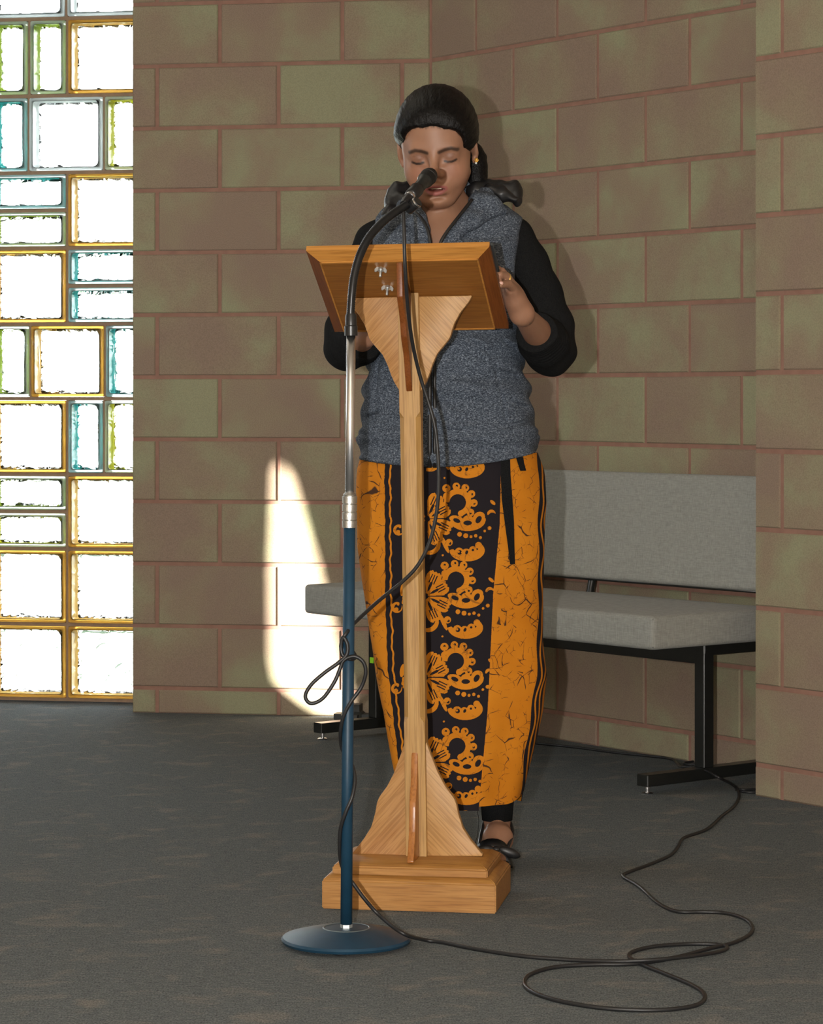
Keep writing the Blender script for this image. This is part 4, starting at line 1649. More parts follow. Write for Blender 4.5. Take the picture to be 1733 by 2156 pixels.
# teeth
tv = []
bm = bmesh.new()
for i in range(-3, 4):
    x = i * 0.0040
    f = 0.0845 - 9.0 * x * x
    wd = 0.0038 if abs(i) > 1 else 0.0042
    add_box(bm, tuple(H(x, f - 0.002, -0.0535)), (wd, 0.004, 0.0058), 0.0008)
teeth = bm_obj('teeth', bm, plain('tooth_enamel', srgb(226, 212, 188), 0.3), person, auto=40)
teeth.matrix_basis = HM

# ear stud: a small gold flower with a bead
ec = from_head(H(0.0760, 0.0045, -0.0195))
er = bmesh.new()
for k in range(6):
    a = k * math.pi / 3
    bmesh.ops.create_uvsphere(er, u_segments=8, v_segments=6, radius=0.0021, matrix=Matrix.Translation((0.0031 * math.cos(a), 0, 0.0031 * math.sin(a))))
bmesh.ops.create_uvsphere(er, u_segments=10, v_segments=8, radius=0.0022, matrix=Matrix.Translation((0, -0.0008, 0)))
stud = bm_obj('earring', er, GOLD, person, smooth=True)
stud.location = (ec[0] + 0.001, ec[1] - 0.006, ec[2])
be = bmesh.new()
bmesh.ops.create_uvsphere(be, u_segments=10, v_segments=8, radius=0.0024)
bead_ = bm_obj('earring_bead', be, WHITE_PLASTIC, stud, smooth=True)
bead_.location = (-0.0006, 0, -0.0058)

# ring on a finger of her left hand
fp = LF[1][0]
rc = fp[0] * 0.15 + fp[1] * 0.85
rq = Vector(fp[1] - fp[0]).to_track_quat('Z', 'Y').to_matrix().to_4x4()
for dz in (-0.0017, 0.0017):
    lathe('finger_ring', [(0.0087, -0.0012), (0.0099, -0.0006), (0.0099, 0.0006), (0.0087, 0.0012)], GOLD, person, n=24, M=Matrix.Translation(Vector(rc)) @ rq @ Matrix.Translation((0, 0, dz)))

nm_ = bmesh.new()
bmesh.ops.create_uvsphere(nm_, u_segments=12, v_segments=8, radius=1.0, matrix=Matrix.Diagonal((0.0044, 0.0014, 0.0036, 1)))
nail = bm_obj('fingernail', nm_, plain('nail', srgb(206, 160, 144), 0.3), person, smooth=True)
nail.location = Vector(PK(1055, 598, -0.4085)) + Vector((0, -0.0058, 0.0014))
# ---------------------------------------------------------------- the vest
zt = np.array([0.78, 0.80, 0.815, 0.854, 0.922, 1.009, 1.077, 1.173, 1.25, 1.285, 1.31, 1.335, 1.355, 1.372, 1.39])
La = np.array([LX(v) for v in (756, 754, 754, 756, 763, 773, 783, 781, 779, 783, 790, 812, 845, 870, 890)])
Ra = np.array([LX(v) for v in (1138, 1139, 1140, 1134, 1121, 1103, 1092, 1094, 1100, 1104, 1100, 1072, 1030, 1000, 985)])
bt = np.array([0.128, 0.130, 0.130, 0.128, 0.122, 0.115, 0.115, 0.122, 0.116, 0.100, 0.088, 0.072, 0.060, 0.052, 0.040])
cyt = np.array([0.0, 0.0, 0.0, 0.0, 0.0, 0.0, 0.0, 0.0, 0.004, 0.010, 0.016, 0.024, 0.03, 0.034, 0.04])
at_, cxt = (Ra - La) / 2, (Ra + La) / 2


CREASE = [(985, 712, 1036, 744, .0050, .0050), (998, 742, 1030, 766, .0045, .0045), (1042, 778, 1098, 792, .0050, .0055), (1058, 716, 1094, 736, .0045, .0045),
          (915, 906, 1050, 902, .0040, .0050), (1050, 902, 1124, 884, .0045, .0050), (768, 906, 836, 898, .0045, .0050), (768, 880, 804, 868, .0045, .0045), (1076, 848, 1118, 858, .0040, .0050),
          (900, 930, 1010, 934, .0035, .0045), (940, 812, 1010, 822, .0030, .0055), (786, 806, 832, 820, .0035, .0055), (790, 760, 826, 742, .0040, .0050), (930, 735, 972, 722, .0035, .0050)]


def folds(p):
    x, y, z = p[:, 0], p[:, 1], p[:, 2]
    f = np.zeros(len(p))
    # quilted channels on the chest
    up = np.clip((z - 1.10) / 0.05, 0, 1)
    zz = z + 0.012 * np.sin(x * 16 + 0.7)
    f += -0.0030 * up * np.exp(-(((zz - 1.275) / 0.004) ** 2)) - 0.0030 * up * np.exp(-(((zz - 1.225) / 0.004) ** 2)) - 0.0028 * up * np.exp(-(((zz - 1.175) / 0.004) ** 2))
    f += 0.0020 * up * np.sin(zz * 125 + 0.9)
    # soft creases on the body, stronger at the waist
    lo_ = np.clip((1.14 - z) / 0.06, 0, 1)
    f += lo_ * (0.0042 * np.sin(z * 78 + 9 * x + 2.0 * np.sin(x * 14 + 0.4)) + 0.0034 * np.sin(z * 131 - 14 * x + 1.0 + 2.2 * np.sin(9 * x)))
    f += lo_ * 0.0026 * np.exp(-(((z - 0.888 + 0.05 * x) / 0.007) ** 2)) * np.sin(8 * x + 2)
    side = np.clip((np.abs(x) - 0.10) / 0.05, 0, 1)
    f *= 1 - 0.55 * side
    f += side * lo_ * 0.0026 * np.sin(z * 112 + 3 * np.sin(y * 20))
    for (x0_, y0_, x1_, y1_, dp, wd) in CREASE:
        ax_, az, bx_, bz_ = LX(x0_, -0.11), LZ(y0_, -0.11), LX(x1_, -0.11), LZ(y1_, -0.11)
        ln = math.hypot(bx_ - ax_, bz_ - az)
        ux, uz = (bx_ - ax_) / ln, (bz_ - az) / ln
        t = ((x - ax_) * ux + (z - az) * uz) / ln
        s_ = (x - ax_) * -uz + (z - az) * ux
        tp_ = np.clip(4 * t, 0, 1) * np.clip(4 * (1 - t), 0, 1) * (y < 0.0)
        f += dp * tp_ * (0.9 * np.exp(-(((s_ - 1.5 * wd) / (1.3 * wd)) ** 2)) - np.exp(-((s_ / wd) ** 2)))
    # the hem band
    f += -0.0035 * np.exp(-(((z - 0.872 + 0.06 * (x - 0.05) ** 2) / 0.0045) ** 2)) * (z < 0.9)
    f += -0.0020 * np.exp(-(((z - 0.838) / 0.003) ** 2)) * (z < 0.9) * (x > -0.05)
    # pocket openings
    for px0, px1 in ((LX(797), LX(790)), (LX(1040), LX(1062))):
        d = np.abs(x - (px0 + (px1 - px0) * (1.01 - z) / 0.11))
        f += -0.0028 * np.exp(-((d / 0.003) ** 2)) * ((z > 0.895) & (z < 1.012) & (y < 0))
    return f


def trunk(p, grow=0.0, wr=1.0):
    z = p[:, 2]
    a = np.interp(z, zt, at_) + grow; b = np.interp(z, zt, bt) + grow
    cx_ = np.interp(z, zt, cxt); cy_ = np.interp(z, zt, cyt)
    u, v = (p[:, 0] - cx_) / a, (p[:, 1] - cy_) / b
    e = 2.35
    r = (np.abs(u) ** e + np.abs(v) ** e) ** (1 / e)
    return (r - 1) * np.minimum(a, b) - wr * folds(p)


def hem_z(x):
    return 0.806 + 0.6 * (x + 0.035) ** 2


vest = Field()
vest.custom(lambda p: trunk(p), (-0.22, -0.16, 0.77), (0.22, 0.18, 1.40), 0.0)
vest.custom(lambda p: (hem_z(p[:, 0]) - p[:, 2]), (-9, -9, -9), (9, 9, 9), 0.006, 'i')
# V opening at the neck
VP = [(LX(912, -0.1), LZ(560, -0.1)), (LX(921, -0.1), LZ(545, -0.1)), (LX(924, -0.1), LZ(515, -0.1)), (LX(955, -0.08), LZ(470, -0.08)), (LX(1000, -0.05), LZ(418, -0.05)), (LX(1000, 0), 1.45), (LX(880, 0), 1.45), (LX(872, -0.05), LZ(440, -0.05)), (LX(890, -0.08), LZ(456, -0.08)), (LX(902, -0.1), LZ(490, -0.1)), (LX(906, -0.1), LZ(515, -0.1))]


def poly2(x, z, P_):
    """signed distance to a polygon in x-z"""
    d = np.full(len(x), 1e9); ins = np.zeros(len(x), bool)
    n_ = len(P_)
    for i in range(n_):
        (ax_, az), (bx, bz) = P_[i], P_[(i + 1) % n_]
        ex_, ez = bx - ax_, bz - az
        t = np.clip(((x - ax_) * ex_ + (z - az) * ez) / (ex_ * ex_ + ez * ez + 1e-12), 0, 1)
        d = np.minimum(d, (x - ax_ - t * ex_) ** 2 + (z - az - t * ez) ** 2)
        c = ((az > z) != (bz > z)) & (x < (bx - ax_) * (z - az) / (bz - az + 1e-12) + ax_)
        ins ^= c
    return np.where(ins, -1, 1) * np.sqrt(d)


vest.custom(lambda p: np.maximum(poly2(p[:, 0], p[:, 2], VP), p[:, 1] - 0.03), (-0.2, -0.3, 1.15), (0.2, 0.03, 1.5), 0.004, 's')
vest.cone(L3(932, 380, 0.0), L3(930, 470, 0.02), 0.052, 0.054, 0.006, 's')
# armholes
AH = {1: [(LX(1108), LZ(452)), (LX(1094), LZ(490)), (LX(1083), LZ(560)), (LX(1082), LZ(640)), (LX(1104), LZ(700)), (LX(1200), LZ(700)), (LX(1200), LZ(440))],
      -1: [(LX(782), LZ(452)), (LX(781), LZ(490)), (LX(783), LZ(560)), (LX(783), LZ(640)), (LX(770), LZ(700)), (LX(680), LZ(700)), (LX(680), LZ(440))]}
for s in (1, -1):
    vest.custom(lambda p, s=s: poly2(p[:, 0], p[:, 2], AH[s]), (-0.3, -0.3, 1.0), (0.3, 0.3, 1.4), 0.006, 's')
Vv, Fv = vest.mesh(0.0030)
vst = np_mesh('vest', Vv, Fv, HEATHER, person)

# collar and hood lying on the shoulders
cf = Field()
col_r = [L3(926, 520, -0.118), L3(945, 492, -0.112), L3(972, 460, -0.094), L3(1000, 424, -0.066), L3(1012, 408, -0.030), L3(1012, 404, 0.02)]
cf.chain([q + np.array((0.010, 0.012, -0.004)) for q in col_r], [0.009, 0.011, 0.014, 0.015, 0.015, 0.015], 0.015)
cf.chain([L3(1002, 425, -0.045), L3(1035, 432, -0.050), L3(1058, 445, -0.045)], [0.015, 0.016, 0.010], 0.02)
cf.chain([L3(960, 490, -0.098), L3(1000, 465, -0.085), L3(1040, 446, -0.060)], [0.009, 0.012, 0.011], 0.015)
col_l = [L3(905, 520, -0.118), L3(896, 480, -0.110), L3(884, 456, -0.092), L3(868, 442, -0.060), L3(860, 430, -0.01), L3(858, 425, 0.03)]
cf.chain([q + np.array((-0.008, 0.012, -0.004)) for q in col_l], [0.009, 0.013, 0.018, 0.022, 0.022, 0.022], 0.02)
cf.chain([L3(862, 452, -0.06), L3(830, 470, -0.06), L3(806, 462, -0.04)], [0.016, 0.014, 0.012], 0.02)
cf.cone(L3(950, 380, -0.055), L3(932, 474, -0.06), 0.043, 0.036, 0.006, 's')
Vc, Fc = cf.mesh(0.0028)
np_mesh('collar', Vc, Fc, HEATHER, person)
hd = Field()
hd.chain([L3(1000, 402, 0.03), L3(1040, 404, 0.035), L3(1078, 402, 0.03), L3(1090, 424, 0.01)], [0.018, 0.020, 0.018, 0.010], 0.02)
hd.chain([L3(1028, 398, -0.005), L3(1056, 408, -0.01), L3(1086, 420, -0.012)], [0.012, 0.013, 0.007], 0.012)
hd.chain([L3(868, 408, 0.03), L3(842, 408, 0.02), L3(832, 428, 0.0), L3(822, 446, -0.03), L3(808, 452, -0.045)], [0.022, 0.022, 0.018, 0.0095, 0.006], 0.02)
hd.chain([L3(858, 425, -0.02), L3(872, 440, -0.05), L3(880, 450, -0.065)], [0.016, 0.012, 0.006], 0.015)
hd.chain([L3(868, 410, 0.045), L3(900, 420, 0.085), L3(960, 420, 0.085), L3(1010, 405, 0.05)], [0.022, 0.026, 0.026, 0.02], 0.02)
Vd, Fd = hd.mesh(0.0032)
dsp = 0.0016 * np.sin(Vd[:, 0] * 230 + 60 * Vd[:, 2]) + 0.0014 * np.sin(Vd[:, 2] * 310 - 90 * Vd[:, 0])
Vd[:, 2] += dsp
np_mesh('hood_lining', Vd, Fd, LINING, person)
# zipper tapes along the V
zr = [L3(924, 530, -0.128), L3(929, 508, -0.128), L3(944, 484, -0.121), L3(966, 456, -0.106), L3(994, 420, -0.082)]
zl = [L3(906, 530, -0.128), L3(905, 505, -0.127), L3(898, 478, -0.121), L3(884, 456, -0.108), L3(866, 442, -0.085)]
for nm, pl in (('zipper', zr), ('zipper', zl)):
    tube(nm, spline(pl, 8), 0.0034, LINING, person, n=8)
zf = [L3(905, 985 - k * 46, -0.131 + 0.0) for k in range(0, 6)]
zfy = []
for q in zf:
    b_ = np.interp(q[2], zt, bt)
    zfy.append((q[0], -b_ - 0.001, q[2]))
tube('front_zipper', zfy, 0.0042, LINING, person, n=8)
bz = [(p_[0] + 0.010, p_[1] + 0.001, p_[2]) for p_ in zfy]
tube('zip_tape', bz, 0.0040, LINING, person, n=8)

# ---------------------------------------------------------------- sleeves
for s in (1, -1):
    sl = Field()
    mid_ = (SH[s] + EL[s]) / 2
    if s == 1:
        pts = [(0.100, 0.018, 1.290), (0.130, 0.018, 1.268), (0.156, 0.006, 1.215), (0.184, -0.010, 1.150), (0.203, -0.027, 1.085), (0.206, -0.035, 1.040)]
        rr = [0.036, 0.043, 0.047, 0.047, 0.049, 0.049]
    else:
        pts = [(-0.115, 0.018, 1.285), (-0.146, 0.018, 1.258), (-0.160, 0.012, 1.215), (-0.178, 0.0, 1.150), (-0.198, -0.012, 1.085), (-0.203, -0.012, 1.050)]
        rr = [0.036, 0.043, 0.046, 0.046, 0.048, 0.046]
    sl.chain([np.array(q) for q in pts], rr, 0.015)
    kc = 0.52 if s == 1 else 0.80
    cu = EL[s] * (1 - kc) + WR[s] * kc
    sl.chain([np.array(pts[-1]), (np.array(pts[-1]) + cu) / 2, cu + unit(WR[s] - EL[s]) * 0.03], [0.047, 0.045, 0.040], 0.02)
    dr = unit(WR[s] - EL[s])
    sl.custom(lambda p, cu=cu, dr=dr: np.minimum((p - cu) @ dr, -(p[:, 1] + 0.095)), (-9, -9, -9), (9, 9, 9), 0.004, 'i')
    Vs, Fs = sl.mesh(0.0032)
    # knitted rib near the cuff, folds at the elbow
    tt = (Vs - EL[s]) @ dr
    ribm = np.clip((tt - 0.03) / 0.02, 0, 1) * (Vs[:, 1] < -0.02)
    nrm_ = Vs - (EL[s] + np.clip(tt, -0.05, 0.2)[:, None] * dr)
    nrm_ /= np.linalg.norm(nrm_, axis=1)[:, None] + 1e-9
    Vs = Vs + nrm_ * (ribm * 0.0011 * np.sin(tt * 620))[:, None]
    Vs = Vs + nrm_ * (0.0016 * np.sin(Vs[:, 2] * 90 + Vs[:, 0] * 60) * (Vs[:, 2] < 1.2))[:, None]
    np_mesh('sleeve', Vs, Fs, KNIT, person)

# ---------------------------------------------------------------- the skirt
sk = [(955, 757, 1137), (1000, 752, 1146), (1060, 750, 1151), (1150, 752, 1148), (1250, 769, 1143), (1350, 781, 1145), (1420, 791, 1152), (1500, 808, 1141), (1600, 826, 1121), (1660, 838, 1106), (1697, 846, 1099)]
sz = np.array([LZ(a) for a, _, _ in sk])[::-1]
sL = np.array([LX(b) for _, b, _ in sk])[::-1]
sR = np.array([LX(c) for _, _, c in sk])[::-1]
ZB, ZT = LZ(1704, -0.09), 0.832


def skirt_pos(th, z, grow=0.0):
    """th = 0 at the front, +-pi at the back"""
    a = (np.interp(z, sz, sR) - np.interp(z, sz, sL)) / 2 + grow
    cx_ = (np.interp(z, sz, sR) + np.interp(z, sz, sL)) / 2
    tuck = 0.012 * np.clip((z - 0.800) / 0.03, 0, 1)
    a = a - tuck * 0.4
    b = 0.125 - 0.018 * np.clip((0.8 - z) / 0.65, 0, 1) + grow - tuck
    e = 2.25
    cs, sn = np.cos(th), np.sin(th)
    rr = (np.abs(sn) ** e + np.abs(cs) ** e) ** (-1 / e)
    low = np.clip((0.78 - z) / 0.5, 0, 1)
    fo = low * (0.0030 * np.sin(th * 5 + 1.2 + 2 * z) + 0.0026 * np.sin(th * 9 - 3 * z)) + 0.0018 * np.sin(z * 26 + th * 4) * np.clip(np.abs(th) - 0.8, 0, 1)
    x = cx_ + (a + fo) * rr * sn
    y = -(b + fo) * rr * cs
    return x, y


def print_of(px, py, front):
    """the batik print: 1 orange, 0 black; second value: how much dye crackle.  px, py measured on the flat front of the cloth (1035 per metre)"""
    n_ = len(px)
    o = np.zeros(n_)

    def lin(v, pts):
        return np.interp(v, [a for a, _ in pts], [b for _, b in pts])
    lb = lin(py, [(950, 808), (1250, 810), (1400, 815), (1500, 826), (1600, 838), (1700, 850)])
    rb = lin(py, [(950, 1054), (1100, 1051), (1250, 1037), (1400, 1030), (1500, 1025), (1600, 1016), (1700, 1007)])
    wob = 1.2 * np.sin(py * 0.11) + 0.8 * np.sin(py * 0.27 + 1)
    left = px < lb + wob * 0.6
    right = px > rb
    o[left | right] = 1
    crack = (left | right).astype(float)
    # thin stripe right of the left border
    l2 = lb + 11.5 + wob
    o[(np.abs(px - l2) < 1.9)] = 1
    # right border: black with wavy orange lines
    e1 = lin(py, [(950, 1131), (1000, 1134), (1100, 1133), (1250, 1133), (1350, 1131), (1430, 1128), (1500, 1118), (1600, 1104), (1700, 1095)]) + 2.0 * np.sin(py * 0.05)
    rt = px > e1
    o[rt] = 0; crack[rt] = 0
    for k_, w_ in ((8.5, 1.7), (16, 1.5), (23, 2.0)):
        o[rt & (np.abs(px - e1 - k_ - 1.5 * np.sin(py * 0.07 + k_)) < w_)] = 1
    # motif in the black panel
    mid_ = (~left) & (~right) & front
    cen = [1055 - 172, 1058, 1221, 1392, 1571, 1745]
    xs = [962, 962, 958.5, 958, 961, 962]
    P_o = np.zeros(n_, bool); P_b = np.zeros(n_, bool)

    def run(mask, sel, val):
        o[np.where(sel)[0][mask]] = val
    for cy_, cx_ in zip(cen, xs):
        sel = mid_ & (np.abs(py - cy_ - 45) < 130)
        if not sel.any():
            continue
        x, y = px[sel] - cx_, py[sel] - cy_
        O = np.zeros(len(x), bool); K_ = np.zeros(len(x), bool)
        disc = lambda a, b, r: (x - a) ** 2 + (y - b) ** 2 < r * r
        elp = lambda a, b, rx, ry, t=0.0: ((((x - a) * math.cos(t) + (y - b) * math.sin(t)) / rx) ** 2 + ((-(x - a) * math.sin(t) + (y - b) * math.cos(t)) / ry) ** 2) < 1
        # the big curl
        rad_ = np.hypot(x, y); an = np.degrees(np.arctan2(-y, x))      # 0 right, 90 up
        O |= (rad_ > 17.5) & (rad_ < 29) & ((an > -78) | (an < -190) | (an > 172))
        O |= disc(-23, -13, 8) | disc(7, 23, 6.5)
        curls = [(-24, -30, 8.5), (-3, -34, 8), (16, -31, 8), (29, -18, 8), (34, 1, 8), (27, 21, 8)]
        for a, b, r in curls:
            O |= disc(a, b, r)
        for i, (a, b, r) in enumerate(curls):
            t = math.atan2(b, a) + 0.9
            K_ |= disc(a + 1.5 * math.cos(t), b + 1.5 * math.sin(t), 2.6) & ~disc(a + 0.4, b + 0.2, 1.1)
        K_ |= disc(0, 0, 17.5)
        # leaf with three windows
        lf_ = (elp(21, 36, 38, 24) & (y > 36 - 0.10 * (x - 21))) | elp(-2, 36, 16, 8, 0.25) | elp(22, 36, 11, 9) | elp(45, 31, 13, 11, -0.5)
        wn_ = elp(-2, 38, 8, 4.5, 0.4) | elp(21, 43, 9, 5) | elp(44, 36, 5.5, 8.5, 0.55)
        O |= lf_
        K_ |= wn_ & ~disc(0, 0, 17.5)
        for a, b, r in ((4, 67, 5), (17, 70, 5.2), (28, 72, 3.2), (38, 70, 3.6), (48, 74, 3.2), (57, 60, 2.8), (67, 54, 4)):
            O |= disc(a, b, r)
        # flower, its heart behind the post
        fx_, fy_ = -64.0, 34.0
        dx, dy = x - fx_, y - fy_
        R_ = np.hypot(dx, dy); T_ = np.degrees(np.arctan2(-dy, dx))
        for t0, l0, w0 in ((66, 58, 15), (28, 54, 14.5), (-26, 58, 14), (-66, 60, 14), (150, 50, 14), (205, 54, 14)):
            d_ = (T_ - t0 + 180) % 360 - 180
            u = R_ * np.cos(np.radians(d_)); v = R_ * np.sin(np.radians(d_))
            wdt = w0 * np.clip(np.sin(np.clip((u - 4) / (l0 - 4), 0, 1) ** 1.5 * math.pi * 0.86), 0, 1) ** 0.8
            scal = l0 - 5 + 3.0 * np.abs(np.cos(v * 0.42))
            pet = (u > 6) & (u < scal) & (np.abs(v) < wdt + 1.3)
            O |= pet
            vein = pet & (u > l0 * 0.50) & (u < l0 - 9) & ((np.abs(v) < 1.1) | (np.abs(np.abs(v) - 5.4) < 1.2))
            core = (u > 9) & (u < l0 * 0.55) & (np.abs(v) < np.clip(wdt - 1.8, 0, 4.5) * 0.6)
            K_ |= vein | core
        O |= (np.abs(dy + 1.5 + 0.03 * dx) < 1.2) & (dx > 5) & (dx < 40)
        # boat scroll under the flower
        sc = (elp(20, 101, 37, 23) & ~elp(17, 90, 29, 19) & (y > 92 - 0.30 * (x - 10))) | elp(-27, 88, 4.2, 20, -0.42) | disc(-18, 84, 7.5) | disc(3, 104, 9) | disc(18, 106, 9) | disc(32, 100, 8) | disc(44, 90, 7)
        kk = (disc(-16, 86, 3) & ~disc(-17.5, 84.5, 1.5)) | (disc(4, 105, 5) & ~disc(2.2, 104, 2.4)) | elp(19, 105, 3.0, 4.4, 0.5) | disc(32, 100, 2.6)
        O |= sc
        K_ |= kk
        # crescent below the flower
        O |= (disc(-58, 88, 22) & ~disc(-63, 82, 20) & (x > -66))
        # small spiral left of the post
        O |= disc(-124, 58, 11.5)
        K_ |= (disc(-122, 58, 7.5) & ~disc(-125, 62, 4.2) & ~elp(-121, 52, 3, 2)) | ((x > -119) & (x < -114) & (np.abs(y - 53) < 5))
        O |= elp(-112, 20, 5, 14, 0.15) | elp(-108, 42, 4, 9, -0.3)
        # stray commas near the seam
        O |= elp(74, 0, 7, 3.4, 0.7) | (disc(71, 24, 9) & ~disc(73, 29, 8) & (y < 26))
        O |= disc(12, -58, 1.5) | disc(-28, -52, 2.2)
        r_ = o[sel]
        r_[O] = 1
        r_[K_] = 0
        o[sel] = r_
        cr = crack[sel]; cr[O] = 0.55; crack[sel] = cr
    return o, crack


def skirt_mesh():
    h = 0.00125
    nf = int(0.50 / h); nb = 40
    thf = np.linspace(-1.75, 1.75, nf)
    # equal steps along the cloth
    xx, yy = skirt_pos(np.linspace(-1.75, 1.75, 2000), np.full(2000, 0.5))
    sarc = np.concatenate([[0], np.cumsum(np.hypot(np.diff(xx), np.diff(yy)))])
    thf = np.interp(np.linspace(0, sarc[-1], nf), sarc, np.linspace(-1.75, 1.75, 2000))
    thb = np.linspace(1.75, 2 * math.pi - 1.75, nb + 2)[1:-1]
    th = np.concatenate([thf, thb])
    nz_ = int((ZT - ZB) / h)
    zz = np.linspace(ZT, ZB, nz_)
    TH, ZZ = np.meshgrid(th, zz)
    TH, ZZ = TH.ravel(), ZZ.ravel()
    TH = (TH + math.pi) % (2 * math.pi) - math.pi
    X, Y = skirt_pos(TH, ZZ)
    px = 944 + X * PS * PY / (PY + Y)
    py = HY - (ZZ - CAMZ) * PS * PY / (PY + Y)
    fr_ = np.abs(TH) < 1.4
    o = 0; cr = 0
    for ox in (-0.43, 0.0, 0.43):
        for oy in (-0.43, 0.0, 0.43):
            a_, b_ = print_of(px + ox, py + oy, fr_)
            o = o + a_ / 9; cr = cr + b_ / 9
    # the overlapping panel stands a little proud of the black one, and its hem is a little higher
    rb = np.interp(py, [950, 1100, 1250, 1400, 1500, 1600, 1700], [1054, 1051, 1037, 1030, 1025, 1016, 1007])
    over = np.clip((px - rb) / 1.2, 0, 1) * (np.abs(TH) < 1.5)
    Y = Y - 0.0022 * over
    hem = np.where(px > rb, 0.0085, 0.0) * (np.abs(TH) < 1.7)
    t = np.clip((ZT - ZZ) / (ZT - ZB), 0, 1)
    ZZ = ZZ + hem * t ** 6 - 0.014 * np.clip(np.abs(TH) - 0.5, 0, 2) * 0 * t
    ZZ = ZZ + (0.020 * np.clip((px - 1060) / 45, 0, 1) ** 2) * t ** 8 * (np.abs(TH) < 1.7)
    V = np.stack([X, Y, ZZ], 1)
    nT = len(th)
    I = np.arange(nz_ - 1)[:, None] * nT + np.arange(nT)[None]
    J = np.arange(nz_ - 1)[:, None] * nT + (np.arange(nT)[None] + 1) % nT
    F = np.stack([I.ravel(), (I + nT).ravel(), (J + nT).ravel(), J.ravel()], 1)
    F = F[:, ::-1]
    ob = np_mesh('skirt', V, F, BATIK, person)
    rgb = np.stack([o, cr, np.zeros_like(o)], 1)
    paint(ob, 'print', rgb)
    return ob


skirt = skirt_mesh()


# tie ribbons of the skirt
def ribbon(name, pix, widths, grow=0.004):
    V, F = [], []
    for (px, py), w in zip(pix, widths):
        z = LZ(py, -0.12)
        for s in (-1, 1):
            x0 = LX(px + s * w / 2, -0.12)
            th = np.linspace(-1.3, 1.3, 400)
            X, Y = skirt_pos(th, np.full(400, z), grow)
            y = np.interp(x0, X, Y) - 0.002
            V += [(x0, y, z), (x0, y + 0.0016, z)]
    n_ = len(pix)
    for i in range(n_ - 1):
        a, b = i * 4, (i + 1) * 4
        F += [(a, a + 2, b + 2, b), (a + 1, b + 1, b + 3, a + 3), (a, b, b + 1, a + 1), (a + 2, a + 3, b + 3, b + 2)]
    F += [(0, 1, 3, 2), ((n_ - 1) * 4, (n_ - 1) * 4 + 2, (n_ - 1) * 4 + 3, (n_ - 1) * 4 + 1)]
    return mesh_obj(name, V, F, KNIT, skirt)


ribbon('tie', [(1065, 968), (1065, 1000), (1068, 1050), (1073, 1100), (1077, 1150), (1080, 1189)], [20, 21, 23, 20, 14, 11])
ribbon('tie', [(1094, 958), (1098, 975), (1103, 992)], [16, 14, 13])
thr = tube('loose_thread', spline([L3(1004, 1704, -0.108), L3(1008, 1725, -0.108), L3(1006, 1755, -0.107), L3(1001, 1775, -0.106)], 6), 0.0006, KNIT, skirt, n=5)

# ---------------------------------------------------------------- leggings and sandals
for s in (1, -1):
    fx = s * 0.082 + 0.018
    tube('legging', [(s * 0.082 + 0.017, 0.02, 0.30), (fx, 0.02, 0.20), (fx, 0.02, 0.130), (fx, 0.02, 0.082)], 0.04, KNIT, person, n=28, radii=[0.054, 0.0445, 0.0352, 0.0312])
    out = [(fx, 0.066), (fx - 0.024, 0.050), (fx - 0.029, 0.0), (fx - 0.036, -0.06), (fx - 0.054, -0.12), (fx - 0.052, -0.165), (fx - 0.024, -0.186), (fx + 0.004, -0.172), (fx + 0.016, -0.12), (fx + 0.022, -0.05), (fx + 0.026, 0.03), (fx + 0.020, 0.055)]
    bm = bmesh.new()
    lo_ = [bm.verts.new((a, b, 0.0005)) for a, b in out]
    hi_ = [bm.verts.new((a, b, 0.014)) for a, b in out]
    bm.faces.new(lo_); bm.faces.new(hi_)
    for i in range(len(out)):
        bm.faces.new((lo_[i], lo_[(i + 1) % len(out)], hi_[(i + 1) % len(out)], hi_[i]))
    sandal = bm_obj('sandal', bm, RUBBER, person, auto=50)
    # instep strap with a bow, heel strap
    st_ = []
    bx_ = fx - 0.013
    for k in range(13):
        a = math.pi * k / 12
        st_.append((bx_ + 0.034 * math.cos(a), -0.088 - 0.006 * math.sin(a), 0.012 + 0.037 * math.sin(a) ** 0.8))
    V, F = [], []
    for i, q in enumerate(st_):
        for dy, dz in ((-0.013, -0.008), (0.013, 0.010)):
            V.append((q[0], q[1] + dy, q[2] + dz)); V.append((q[0] + (q[0] - bx_) * 0.05, q[1] + dy - 0.002, q[2] + dz + 0.0025))
    for i in range(12):
        a, b = i * 4, (i + 1) * 4
        F += [(a, b, b + 2, a + 2), (a + 1, a + 3, b + 3, b + 1), (a, a + 1, b + 1, b), (a + 2, b + 2, b + 3, a + 3)]
    mesh_obj('strap', V, F, LINING, sandal, smooth=True)
    tube('heel_strap', spline([(fx + 0.018, -0.07, 0.040), (fx + 0.031, 0.0, 0.062), (fx + 0.02, 0.055, 0.085), (fx, 0.062, 0.086), (fx - 0.02, 0.055, 0.085), (fx - 0.032, 0.0, 0.062), (fx - 0.040, -0.07, 0.040)], 5), 0.0035, LINING, sandal, n=8)
    kb = bmesh.new()
    for q, e_, r0 in (((0.0, 0, 0), (0.009, 0.008, 0.007), 0.0), ((0.026, 0, -0.006), (0.024, 0.007, 0.010), 0.35), ((-0.024, 0, -0.001), (0.022, 0.007, 0.010), -0.1), ((0.018, -0.004, -0.018), (0.024, 0.004, 0.006), 0.9)):
        Mx = Matrix.Translation(q) @ Matrix.Rotation(r0, 4, 'Y') @ Matrix.Diagonal((*e_, 1))
        bmesh.ops.create_uvsphere(kb, u_segments=14, v_segments=9, radius=1.0, matrix=Mx)
    bow = bm_obj('bow', kb, LINING, sandal, smooth=True)
    bow.location = (fx - 0.006, -0.108, 0.043)

